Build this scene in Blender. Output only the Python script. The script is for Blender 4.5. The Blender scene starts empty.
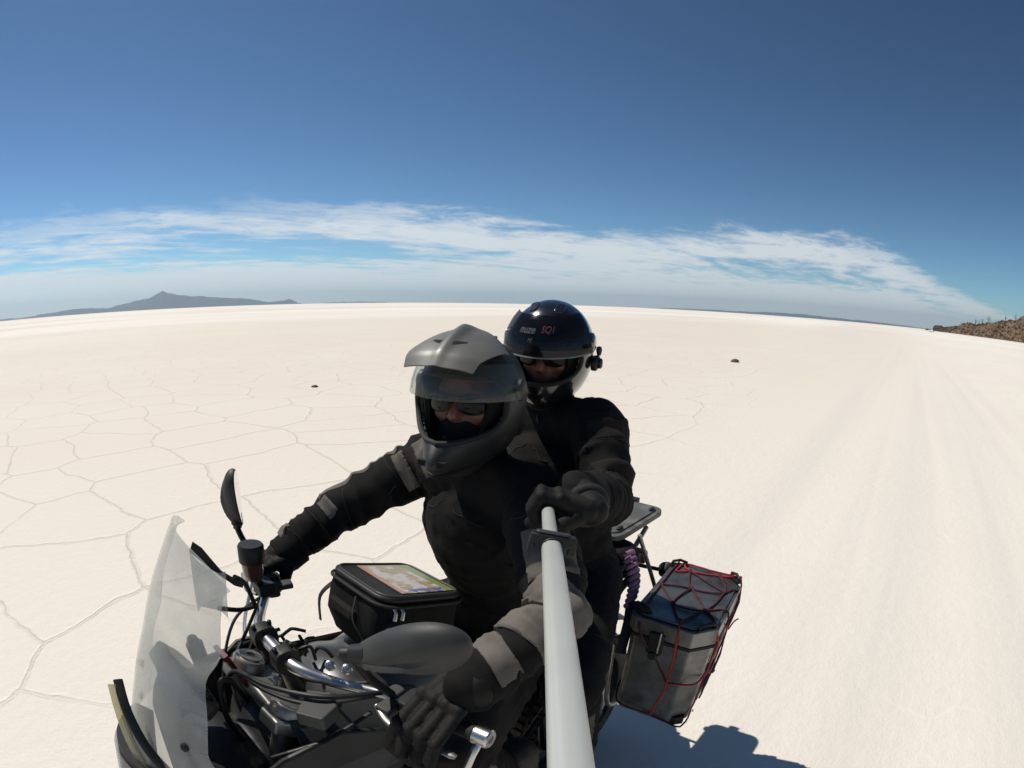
import bpy, bmesh, math, random
from mathutils import Vector, Matrix, noise, Quaternion
R = math.radians
random.seed(7)
scene = bpy.context.scene
COL = scene.collection

# ------------------------------------------------------------------ camera
CAM = Vector((.3505, .9534, 1.8248)); PSI, PITCH, ROLL = R(221.347), R(8.23), R(1.138)
cd = bpy.data.cameras.new('camera'); cam = bpy.data.objects.new('camera', cd); COL.objects.link(cam)
scene.camera = cam
cd.type = 'PANO'; cd.clip_start = .02; cd.clip_end = 400000
cd.sensor_width = 36; cd.sensor_fit = 'HORIZONTAL'
for holder in (cd, getattr(cd, 'cycles', None)):
    try:
        holder.panorama_type = 'FISHEYE_EQUISOLID'; holder.fisheye_lens = 560 * 36 / 1024; holder.fisheye_fov = R(190)
    except Exception: pass
fw = Vector((math.cos(PSI) * math.cos(PITCH), math.sin(PSI) * math.cos(PITCH), -math.sin(PITCH)))
rt = Vector((math.sin(PSI), -math.cos(PSI), 0)); up = rt.cross(fw)
rr = rt * math.cos(ROLL) + up * math.sin(ROLL); uu = rr.cross(fw)
M = Matrix((rr, uu, -fw)).transposed().to_4x4(); M.translation = CAM
cam.matrix_world = M

# ------------------------------------------------------------------ light
SUN_AZ, SUN_EL = R(-80), R(59)
sdir = Vector((math.cos(SUN_AZ) * math.cos(SUN_EL), math.sin(SUN_AZ) * math.cos(SUN_EL), math.sin(SUN_EL)))
sl = bpy.data.lights.new('sun', 'SUN'); sun = bpy.data.objects.new('sun', sl); COL.objects.link(sun)
sl.energy = 4.2; sl.angle = R(.53); sl.color = (1, .95, .86)
sun.rotation_euler = sdir.to_track_quat('Z', 'Y').to_euler(); sun.location = (0, -5, 20)
world = bpy.data.worlds.new('World'); scene.world = world; world.use_nodes = True
SKY_STRENGTH = .07

def sky_world():
    nt = world.node_tree; nt.nodes.clear(); L = nt.links.new; N = nt.nodes.new
    def math_(op, a, b=None, clamp=False):
        n = N('ShaderNodeMath'); n.operation = op; n.use_clamp = clamp
        for i, v in enumerate((a, b)):
            if v is None: continue
            if isinstance(v, (int, float)): n.inputs[i].default_value = v
            else: L(v, n.inputs[i])
        return n.outputs[0]
    def sstep(v, a, b):
        n = N('ShaderNodeMapRange'); n.interpolation_type = 'SMOOTHSTEP'
        L(v, n.inputs['Value']); n.inputs['From Min'].default_value = a; n.inputs['From Max'].default_value = b
        return n.outputs[0]
    sky = N('ShaderNodeTexSky'); sky.sky_type = 'NISHITA'; sky.sun_disc = False
    sky.sun_elevation = SUN_EL; sky.sun_rotation = R(90) - SUN_AZ
    sky.altitude = 3000; sky.air_density = 1.0; sky.dust_density = .8; sky.ozone_density = 1.5
    tint = N('ShaderNodeMix'); tint.data_type = 'RGBA'; tint.blend_type = 'MULTIPLY'; tint.inputs[0].default_value = 1; tint.inputs[7].default_value = SKY_TINT
    gm = N('ShaderNodeGamma'); gm.inputs[1].default_value = SKY_GAMMA; L(sky.outputs[0], gm.inputs[0]); L(gm.outputs[0], tint.inputs[6])
    bg = N('ShaderNodeBackground'); bg.inputs[1].default_value = SKY_STRENGTH; L(tint.outputs[2], bg.inputs[0])
    tc = N('ShaderNodeTexCoord'); sp = N('ShaderNodeSeparateXYZ'); L(tc.outputs['Generated'], sp.inputs[0])
    z = math_('MAXIMUM', sp.outputs[2], 0.0)
    zz = math_('ADD', z, .035)
    cx = math_('DIVIDE', sp.outputs[0], zz); cy = math_('DIVIDE', sp.outputs[1], zz)
    cb = N('ShaderNodeCombineXYZ'); L(cx, cb.inputs[0]); L(cy, cb.inputs[1])
    def fbm(scale, rot, off, detail, rough, dist):
        mp = N('ShaderNodeMapping'); mp.inputs['Rotation'].default_value = (0, 0, R(rot)); mp.inputs['Scale'].default_value = (*scale, 1); mp.inputs['Location'].default_value = (*off, 0)
        L(cb.outputs[0], mp.inputs[0])
        n = N('ShaderNodeTexNoise'); n.inputs['Scale'].default_value = 1; n.inputs['Detail'].default_value = detail; n.inputs['Roughness'].default_value = rough; n.inputs['Distortion'].default_value = dist
        L(mp.outputs[0], n.inputs['Vector']); return n.outputs[0]
    streak = fbm((.34, 1.3), 52, (4.6, 1.7), 10, .64, .6)
    puff = fbm((1.3, 1.8), 40, (7.3, 2.2), 11, .68, .3)
    patch = fbm((.16, .3), 45, (1.3, 5.2), 3, .5, .2)
    el = math_('MULTIPLY', math_('ARCSINE', sp.outputs[2]), 57.2958)
    az = math_('FLOORED_MODULO', math_('MULTIPLY', math_('ARCTAN2', sp.outputs[1], sp.outputs[0]), 57.2958), 360.0)
    # upper rim of the cirrus bank along the horizon (bearing -> elevation / 20 degrees)
    rim = N('ShaderNodeValToRGB'); rim.color_ramp.interpolation = 'B_SPLINE'; er = rim.color_ramp.elements
    pts = [(150, 1.), (168, 1.6), (177, 4.6), (183, 7.4), (190, 8.4), (199, 8.0), (207, 7.2), (215, 7.3), (223, 8.3), (231, 9.2), (244, 9.9), (254, 9.6), (265, 9.0), (276, 8.8), (300, 6.)]
    while len(er) < len(pts): er.new(.5)
    for e_, (a_, v_) in zip(er, pts): e_.position = (a_ - 150) / 150; e_.color = (v_ / 20, v_ / 20, v_ / 20, 1)
    L(math_('DIVIDE', math_('SUBTRACT', az, 150.0), 150.0), rim.inputs[0])
    rel = math_('DIVIDE', el, math_('MULTIPLY', rim.outputs[0], 20.0))           # 0 horizon .. 1 rim
    relw = math_('ADD', rel, math_('MULTIPLY', math_('SUBTRACT', puff, .5), .95))
    top = math_('SUBTRACT', 1.0, sstep(relw, .80, 1.12))
    crest = math_('MULTIPLY', sstep(rel, .45, .8), .055)
    gap = math_('MULTIPLY', math_('SUBTRACT', 1.0, math_('ABSOLUTE', math_('MULTIPLY', math_('SUBTRACT', rel, .52), 4.5)), True), .06)
    dens = math_('ADD', math_('MULTIPLY', streak, .42), math_('MULTIPLY', puff, .58))
    dens = math_('ADD', dens, math_('MULTIPLY', math_('SUBTRACT', patch, .5), .6))
    dens = math_('ADD', dens, crest); dens = math_('SUBTRACT', dens, gap)
    dens = math_('ADD', dens, math_('MULTIPLY', math_('SUBTRACT', 1.0, sstep(rel, 0.08, .55)), .22))
    c = sstep(dens, .345, .56)
    f = math_('MULTIPLY', math_('MULTIPLY', c, top), .86, True)
    f = math_('MULTIPLY', f, math_('GREATER_THAN', sp.outputs[2], 0.0))
    bc = N('ShaderNodeBackground'); bc.inputs[0].default_value = (.95, .985, 1, 1); bc.inputs[1].default_value = CLOUD_LIGHT
    mx = N('ShaderNodeMixShader'); L(f, mx.inputs[0]); L(bg.outputs[0], mx.inputs[1]); L(bc.outputs[0], mx.inputs[2])
    out = N('ShaderNodeOutputWorld'); L(mx.outputs[0], out.inputs[0])
SKY_GAMMA = 1.45; SKY_TINT = (.485, .585, .535, 1); CLOUD_LIGHT = .80
sky_world()

vs = scene.view_settings
vs.view_transform = 'Standard'; vs.look = 'None'; vs.gamma = 1; vs.use_curve_mapping = False; vs.exposure = .09
scene.render.engine = 'CYCLES'
scene.cycles.use_denoising = True
scene.cycles.max_bounces = 8; scene.cycles.transparent_max_bounces = 16; scene.cycles.volume_bounces = 0

# ------------------------------------------------------------------ materials
def mat(name, base, rough=.6, metal=0., bump=None, var=None, coat=0., sheen=0., spec=.5, coord='Object'):
    """bump = (scale, strength, distance[, stretch]); var = (scale, second colour, contrast lo, hi)"""
    m = bpy.data.materials.new(name); m.use_nodes = True
    nt = m.node_tree; L = nt.links.new; N = nt.nodes.new
    b = nt.nodes['Principled BSDF']
    b.inputs['Base Color'].default_value = (*base, 1); b.inputs['Roughness'].default_value = rough
    b.inputs['Metallic'].default_value = metal; b.inputs['Coat Weight'].default_value = coat
    b.inputs['Sheen Weight'].default_value = sheen; b.inputs['Specular IOR Level'].default_value = spec
    tc = N('ShaderNodeTexCoord')
    if var:
        n = N('ShaderNodeTexNoise'); n.inputs['Scale'].default_value = var[0]; n.inputs['Detail'].default_value = 6
        L(tc.outputs[coord], n.inputs['Vector'])
        r = N('ShaderNodeMapRange'); r.inputs['From Min'].default_value = var[2]; r.inputs['From Max'].default_value = var[3]; L(n.outputs[0], r.inputs[0])
        mx = N('ShaderNodeMix'); mx.data_type = 'RGBA'; mx.inputs[6].default_value = (*base, 1); mx.inputs[7].default_value = (*var[1], 1)
        L(r.outputs[0], mx.inputs[0]); L(mx.outputs[2], b.inputs['Base Color'])
        rr_ = N('ShaderNodeMapRange'); rr_.inputs['To Min'].default_value = max(.03, rough - .1); rr_.inputs['To Max'].default_value = min(1, rough + .14)
        L(n.outputs[0], rr_.inputs[0]); L(rr_.outputs[0], b.inputs['Roughness'])
    if bump:
        n = N('ShaderNodeTexNoise'); n.inputs['Scale'].default_value = bump[0]; n.inputs['Detail'].default_value = 4
        L(tc.outputs[coord], n.inputs['Vector'])
        bp = N('ShaderNodeBump'); bp.inputs['Strength'].default_value = bump[1]; bp.inputs['Distance'].default_value = bump[2]
        L(n.outputs[0], bp.inputs['Height']); L(bp.outputs[0], b.inputs['Normal'])
    return m

black_cloth = mat('black_cloth', (.0075, .007, .0068), .9, bump=(420, .5, .0012), var=(14, (.017, .0155, .014), .45, .78), spec=.18)
brown_cloth = mat('dusty_black_cloth', (.015, .0125, .011), .9, bump=(420, .5, .0012), var=(11, (.03, .025, .021), .42, .7), spec=.18)
grey_cloth = mat('grey_cloth', (.14, .125, .108), .9, bump=(500, .5, .001), var=(18, (.095, .084, .072), .4, .7), spec=.2)
glove_mat = mat('glove_leather', (.0055, .005, .0046), .7, bump=(260, .5, .001), var=(25, (.015, .013, .0115), .42, .68), spec=.25)
glove_grey = mat('glove_stretch', (.02, .018, .016), .85, bump=(500, .5, .001))
skin = mat('skin', (.19, .078, .052), .5, bump=(150, .2, .0008), var=(30, (.14, .052, .038), .4, .7))
black_plastic = mat('black_plastic', (.009, .009, .0095), .5, bump=(300, .15, .0006), var=(12, (.018, .0175, .017), .42, .7), spec=.35)
grey_plastic = mat('grey_plastic', (.03, .0305, .029), .55, bump=(260, .2, .0007), var=(10, (.05, .049, .045), .4, .7), spec=.4)
rubber = mat('rubber', (.008, .008, .008), .75, bump=(160, .4, .001))
dark_metal = mat('dark_metal', (.03, .03, .031), .45, .8, var=(20, (.06, .057, .05), .45, .7))
silver = mat('silver_bar', (.55, .54, .53), .3, 1., var=(18, (.42, .4, .38), .5, .75))
cast_alu = mat('cast_aluminium', (.36, .35, .33), .45, 1., bump=(200, .2, .0006), var=(14, (.22, .21, .19), .42, .7))
worn_alu = mat('worn_aluminium', (.21, .21, .20), .36, .75, bump=(60, .2, .0012), var=(13, (.085, .085, .08), .40, .68))
plate_alu = mat('scuffed_plate', (.10, .10, .093), .6, .3, bump=(80, .15, .001), var=(16, (.19, .185, .165), .45, .7))
tank_paint = mat('tank_paint', (.03, .031, .031), .4, .2, coat=.3, var=(8, (.085, .084, .08), .42, .7))
helmet_grey = mat('helmet_grey', (.115, .112, .10), .45, .1, bump=(120, .08, .0006), var=(7, (.17, .165, .146), .4, .7))
helmet_dark = mat('helmet_dark', (.014, .014, .013), .5, .0, coat=.05, var=(9, (.026, .025, .023), .42, .7))
helmet_black = mat('helmet_gloss_black', (.008, .008, .009), .18, coat=.8, var=(20, (.016, .016, .017), .45, .75))
lining = mat('lining', (.005, .0045, .0045), .95, bump=(200, .4, .002))
dark_lens = mat('dark_lens', (.006, .006, .007), .15, spec=.16)
pole_paint = mat('pole_paint', (.42, .43, .405), .38, .1, bump=(150, .05, .0005), var=(10, (.36, .372, .355), .45, .75))
red_cord = mat('red_cord', (.42, .02, .03), .75, bump=(600, .6, .001), var=(9, (.25, .012, .02), .45, .65))
dark_cord = mat('dark_cord', (.06, .012, .018), .8, bump=(600, .6, .001))
purple = mat('purple_webbing', (.34, .17, .27), .85, bump=(400, .5, .001), var=(40, (.2, .09, .16), .45, .6))
amber = mat('dark_fluid', (.06, .018, .012), .2, coat=.4)
red_plastic = mat('red_reflector', (.12, .012, .01), .25, coat=.4)
mirror_glass = mat('mirror_glass', (.9, .9, .9), .03, 1.)
white_print = mat('grey_print', (.13, .13, .14), .5)
red_print = mat('red_print', (.16, .045, .06), .5)
tyre_mat = mat('tyre', (.022, .021, .02), .85, bump=(60, .4, .003), var=(12, (.1, .09, .08), .5, .75))
boot_mat = mat('boot_leather', (.035, .027, .022), .65, bump=(120, .4, .001), var=(16, (.07, .055, .043), .42, .7))
rock_mat = mat('rock', (.07, .055, .045), .95, bump=(4, .6, .02), var=(9, (.14, .12, .1), .4, .65))

def clear_mat(name, tint, milk, milk_col, rough=.06, noise_scale=5., lo=.6, hi=1.3):
    """clear acrylic with a scratched, dusty milk: transparent + a little scattering + gloss"""
    m = bpy.data.materials.new(name); m.use_nodes = True; nt = m.node_tree; L = nt.links.new; N = nt.nodes.new
    nt.nodes.clear()
    tr = N('ShaderNodeBsdfTransparent'); tr.inputs[0].default_value = (*tint, 1)
    tl = N('ShaderNodeBsdfTranslucent'); tl.inputs[0].default_value = (*milk_col, 1)
    df = N('ShaderNodeBsdfDiffuse'); df.inputs[0].default_value = (*milk_col, 1)
    m0 = N('ShaderNodeMixShader'); m0.inputs[0].default_value = .5; L(tl.outputs[0], m0.inputs[1]); L(df.outputs[0], m0.inputs[2])
    tc = N('ShaderNodeTexCoord'); nz = N('ShaderNodeTexNoise'); nz.inputs['Scale'].default_value = noise_scale; nz.inputs['Detail'].default_value = 5
    L(tc.outputs['Object'], nz.inputs['Vector'])
    mr = N('ShaderNodeMapRange'); mr.inputs['From Min'].default_value = .3; mr.inputs['From Max'].default_value = .7
    mr.inputs['To Min'].default_value = milk * lo; mr.inputs['To Max'].default_value = milk * hi; L(nz.outputs[0], mr.inputs[0])
    m1 = N('ShaderNodeMixShader'); L(mr.outputs[0], m1.inputs[0]); L(tr.outputs[0], m1.inputs[1]); L(m0.outputs[0], m1.inputs[2])
    gl = N('ShaderNodeBsdfGlossy'); gl.inputs['Roughness'].default_value = rough
    lw = N('ShaderNodeLayerWeight'); lw.inputs[0].default_value = .5
    pw = N('ShaderNodeMath'); pw.operation = 'POWER'; pw.inputs[1].default_value = 5; L(lw.outputs['Facing'], pw.inputs[0])
    fr = N('ShaderNodeMath'); fr.operation = 'MULTIPLY_ADD'; fr.inputs[1].default_value = .45; fr.inputs[2].default_value = .025; L(pw.outputs[0], fr.inputs[0])
    m2 = N('ShaderNodeMixShader'); L(fr.outputs[0], m2.inputs[0]); L(m1.outputs[0], m2.inputs[1]); L(gl.outputs[0], m2.inputs[2])
    o = N('ShaderNodeOutputMaterial'); L(m2.outputs[0], o.inputs[0])
    return m
screen_mat = clear_mat('scratched_screen', (.965, .97, .955), .40, (.70, .71, .68), noise_scale=7)
visor_clear = clear_mat('clear_visor', (.8, .82, .8), .07, (.5, .52, .5), noise_scale=9)
visor_smoke = clear_mat('smoke_visor', (.32, .32, .36), .06, (.2, .2, .24), .05)
guard_clear = clear_mat('clear_guard', (.85, .86, .86), .3, (.55, .57, .58), noise_scale=25)

# ------------------------------------------------------------------ mesh helpers
def V(*a): return Vector(a if len(a) == 3 else a[0])

def link(name, bm, m, parent=None, smooth=True, loc=None, bevel=None):
    me = bpy.data.meshes.new(name)
    bmesh.ops.recalc_face_normals(bm, faces=bm.faces[:])
    bm.to_mesh(me); bm.free()
    return link_mesh(name, me, m, parent, smooth, bevel)

def link_mesh(name, me, m, parent=None, smooth=True, bevel=None):
    o = bpy.data.objects.new(name, me); COL.objects.link(o)
    for x in (m if isinstance(m, (list, tuple)) else [m]): me.materials.append(x)
    if smooth:
        me.polygons.foreach_set('use_smooth', [True] * len(me.polygons))
        try: me.set_sharp_from_angle(angle=R(38))
        except Exception: pass
    if bevel:
        b = o.modifiers.new('bevel', 'BEVEL'); b.width = bevel; b.segments = 2; b.limit_method = 'ANGLE'; b.angle_limit = R(35)
    if parent: o.parent = parent; o.matrix_parent_inverse = parent_inv(parent)
    return o

def world_of(o):
    m = o.matrix_basis.copy()
    return m if o.parent is None else world_of(o.parent) @ o.matrix_parent_inverse @ m
def parent_inv(p): return world_of(p).inverted()

def thing(name, label, cat, loc=(0, 0, 0), group=None):
    o = bpy.data.objects.new(name, None); COL.objects.link(o); o.location = loc; o.empty_display_size = .1
    return tag(o, label, cat, group)
def tag(o, label, cat, group=None):
    o['label'] = label; o['category'] = cat
    if group: o['group'] = group
    return o

def frame_to(d, ref=Vector((0, 0, 1))):
    d = d.normalized()
    if abs(d.dot(ref)) > .97: ref = Vector((1, 0, 0))
    a = ref.cross(d).normalized(); return a, d.cross(a)

def tube(bm, pts, rad, seg=12, cap=True, flat=1.0):
    pts = [Vector(p) for p in pts]; n = len(pts)
    if not isinstance(rad, (list, tuple)): rad = [rad] * n
    rings = []; a = None
    for i, p in enumerate(pts):
        d = (pts[min(i + 1, n - 1)] - pts[max(i - 1, 0)]).normalized()
        if a is None: a, b = frame_to(d)
        else:
            a = (a - d * a.dot(d)).normalized(); b = d.cross(a)
        rings.append([bm.verts.new(p + (a * math.cos(2 * math.pi * k / seg) + b * math.sin(2 * math.pi * k / seg) * flat) * rad[i]) for k in range(seg)])
    for i in range(n - 1):
        for k in range(seg):
            bm.faces.new((rings[i][k], rings[i][(k + 1) % seg], rings[i + 1][(k + 1) % seg], rings[i + 1][k]))
    if cap:
        bm.faces.new(rings[0][::-1]); bm.faces.new(rings[-1])
    return bm

def spline(pts, n=8):
    pts = [Vector(p) for p in pts]; out = []
    for i in range(len(pts) - 1):
        p0 = pts[max(i - 1, 0)]; p1 = pts[i]; p2 = pts[i + 1]; p3 = pts[min(i + 2, len(pts) - 1)]
        for k in range(n):
            t = k / n
            out.append(.5 * ((2 * p1) + (p2 - p0) * t + (2 * p0 - 5 * p1 + 4 * p2 - p3) * t * t + (3 * p1 - p0 - 3 * p2 + p3) * t ** 3))
    out.append(pts[-1]); return out

def cyl(bm, p0, p1, r0, r1=None, seg=20):
    """a turned piece with a small round-over on both ends"""
    p0, p1 = Vector(p0), Vector(p1); r1 = r0 if r1 is None else r1
    d = (p1 - p0); L = d.length; d.normalize(); e = min(.003, L * .2, r0 * .3)
    return tube(bm, [p0, p0 + d * e, p1 - d * e, p1], [r0 - e, r0, r1, r1 - e], seg)

def lathe(bm, p, axis, prof, seg=32):
    p = Vector(p); axis = Vector(axis).normalized(); a, b = frame_to(axis); rings = []
    for h, r in prof:
        rings.append([bm.verts.new(p + axis * h + (a * math.cos(2 * math.pi * k / seg) + b * math.sin(2 * math.pi * k / seg)) * r) for k in range(seg)])
    for i in range(len(rings) - 1):
        for k in range(seg): bm.faces.new((rings[i][k], rings[i][(k + 1) % seg], rings[i + 1][(k + 1) % seg], rings[i + 1][k]))
    return rings

def prism(bm, poly, mtx, h0, h1, top_scale=1.0):
    """extrude a 2-D outline between heights h0 and h1 of the frame mtx"""
    lo = [bm.verts.new(mtx @ Vector((x, y, h0))) for x, y in poly]
    hi = [bm.verts.new(mtx @ Vector((x * top_scale, y * top_scale, h1))) for x, y in poly]
    n = len(poly)
    for i in range(n): bm.faces.new((lo[i], lo[(i + 1) % n], hi[(i + 1) % n], hi[i]))
    bm.faces.new(lo[::-1]); bm.faces.new(hi)

def box(bm, c, s, mtx=None):
    m = (mtx or Matrix()) @ Matrix.Translation(Vector(c)) @ Matrix.Diagonal((*[v for v in s], 1))
    bmesh.ops.create_cube(bm, size=1, matrix=m)

def rounded(w, h, r, seg=4):
    out = []
    for cx, cy, a0 in ((w / 2 - r, h / 2 - r, 0), (-w / 2 + r, h / 2 - r, 90), (-w / 2 + r, -h / 2 + r, 180), (w / 2 - r, -h / 2 + r, 270)):
        for k in range(seg + 1):
            a = R(a0 + 90 * k / seg); out.append((cx + r * math.cos(a), cy + r * math.sin(a)))
    return out

def sheet(bm, fn, nu, nv, thick):
    """a grid surface fn(u, v) given real thickness"""
    g = [[bm.verts.new(fn(i / nu, j / nv)) for j in range(nv + 1)] for i in range(nu + 1)]
    fs = [bm.faces.new((g[i][j], g[i + 1][j], g[i + 1][j + 1], g[i][j + 1])) for i in range(nu) for j in range(nv)]
    bm.normal_update()
    bmesh.ops.solidify(bm, geom=fs, thickness=thick)
    return bm

def axes(origin, x, z):
    x = Vector(x).normalized(); z = Vector(z); z = (z - x * z.dot(x)).normalized(); y = z.cross(x)
    m = Matrix((x, y, z)).transposed().to_4x4(); m.translation = Vector(origin); return m

# --- soft bodies: a union of tapered limbs and ellipsoids, remeshed into ONE skin, smoothed, then folded
def limb_geo(bm, p0, r0, p1, r1, seg=20):
    p0, p1 = Vector(p0), Vector(p1); d = (p1 - p0).normalized(); pts, rs = [], []
    for k in range(7):
        a = math.pi / 2 * (1 - k / 6); pts.append(p0 - d * r0 * math.sin(a)); rs.append(max(.0005, r0 * math.cos(a)))
    for k in range(1, 7):
        a = math.pi / 2 * k / 6
        if k == 1: pts.append(p1); rs.append(r1)
        pts.append(p1 + d * r1 * math.sin(a)); rs.append(max(.0005, r1 * math.cos(a)))
    tube(bm, pts, rs, seg)

def ell_geo(bm, c, r, mtx=None):
    m = Matrix.Translation(Vector(c)) @ (mtx or Matrix()) @ Matrix.Diagonal((*r, 1))
    bmesh.ops.create_uvsphere(bm, u_segments=28, v_segments=18, radius=1, matrix=m)

def soft_mesh(name, prims, voxel, smooth=6, folds=0., fold_scale=26., seed=0.):
    bm = bmesh.new(); bones = []
    for p in prims:
        if p[0] == 'limb':
            limb_geo(bm, *p[1:5]); bones.append((Vector(p[1]), Vector(p[3]), p[5] if len(p) > 5 else 1.0))
        else: ell_geo(bm, *p[1:4])
    me = bpy.data.meshes.new(name); bm.to_mesh(me); bm.free()
    o = bpy.data.objects.new('tmp', me); COL.objects.link(o)
    md = o.modifiers.new('r', 'REMESH'); md.mode = 'VOXEL'; md.voxel_size = voxel; md.adaptivity = 0
    sm = o.modifiers.new('s', 'SMOOTH'); sm.factor = .5; sm.iterations = smooth
    dg = bpy.context.evaluated_depsgraph_get()
    out = bpy.data.meshes.new_from_object(o.evaluated_get(dg)); out.name = name
    bpy.data.objects.remove(o); bpy.data.meshes.remove(me)
    if folds and bones:
        moves = []
        for v in out.vertices:
            p = v.co; best = None
            for a, b, k in bones:
                ab = b - a; t = max(0, min(1, (p - a).dot(ab) / ab.length_squared)); d = (p - (a + ab * t)).length
                if best is None or d < best[0]: best = (d, a, ab, t, k)
            d, a, ab, t, k = best
            L = ab.length; ax = ab / L; q = p - a; along = q.dot(ax); side = q - ax * along
            w = noise.noise(Vector((side.x * 9 + seed, side.y * 9, side.z * 9 + along * 5))) * .035
            s = noise.noise(Vector(((along + w) * fold_scale * 1.2 + seed, side.x * 7, side.y * 7 + side.z * 7)))
            ridge = 1 - abs(s) * 2.2
            s2 = noise.noise(p * fold_scale * 1.7 + Vector((seed, 3, 1)))
            s3 = noise.noise(p * 9 + Vector((seed, 7, 2)))
            moves.append(v.normal * (folds * k * (ridge * .75 + s2 * .35 + s3 * .8)))
        for v, m in zip(out.vertices, moves): v.co += m
    return out

def soft(name, prims, voxel, m, parent=None, smooth=6, folds=0., fold_scale=26., seed=0.):
    me = soft_mesh(name, prims, voxel, smooth, folds, fold_scale, seed)
    o = link_mesh(name, me, m, parent); 
    return o

def panel(name, src, cuts, m, parent, off=.004):
    """a cloth panel cut cleanly out of a garment by planes (point, normal kept side +) and sewn on top of it"""
    bm = bmesh.new(); bm.from_mesh(src.data)
    for co, no in cuts:
        bmesh.ops.bisect_plane(bm, geom=bm.verts[:] + bm.edges[:] + bm.faces[:], plane_co=co, plane_no=no, clear_inner=True)
    if not bm.faces: bm.free(); return None
    # keep the largest island
    bm.normal_update()
    seen = set(); best = []
    for f in bm.faces:
        if f in seen: continue
        st = [f]; isl = []; seen.add(f)
        while st:
            c = st.pop(); isl.append(c)
            for e in c.edges:
                for g in e.link_faces:
                    if g not in seen: seen.add(g); st.append(g)
        if len(isl) > len(best): best = isl
    bset = set(best)
    bmesh.ops.delete(bm, geom=[f for f in bm.faces if f not in bset], context='FACES')
    nrm = {v: v.normal.copy() for v in bm.verts}
    edge = {v for v in bm.verts if v.is_boundary}
    for v in bm.verts: v.co += nrm[v] * (off if v not in edge else off * .55)
    r = bmesh.ops.extrude_edge_only(bm, edges=[e for e in bm.edges if e.is_boundary])
    newv = [g for g in r['geom'] if isinstance(g, bmesh.types.BMVert)]
    for v in newv:
        old = [e.other_vert(v) for e in v.link_edges if e.other_vert(v) in nrm]
        if old: v.co -= nrm[old[0]] * (off + .003)
    return link(name, bm, m, parent)

def limb_panel(name, src, p0, p1, t0, t1, dirv, half, m, parent, off=.004, skew=0.):
    p0, p1 = Vector(p0), Vector(p1); ax = (p1 - p0).normalized(); L = (p1 - p0).length
    d = Vector(dirv); d = (d - ax * d.dot(ax)).normalized(); w = ax.cross(d)
    a = p0 + ax * L * t0; b = p0 + ax * L * t1
    mid = p0 + ax * L * (t0 + t1) / 2
    return panel(name, src, [(a, (ax + w * skew).normalized()), (b, (-ax - w * skew).normalized()), (mid - w * half, w), (mid + w * half, -w), (mid + d * .005, d)], m, parent, off)

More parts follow.
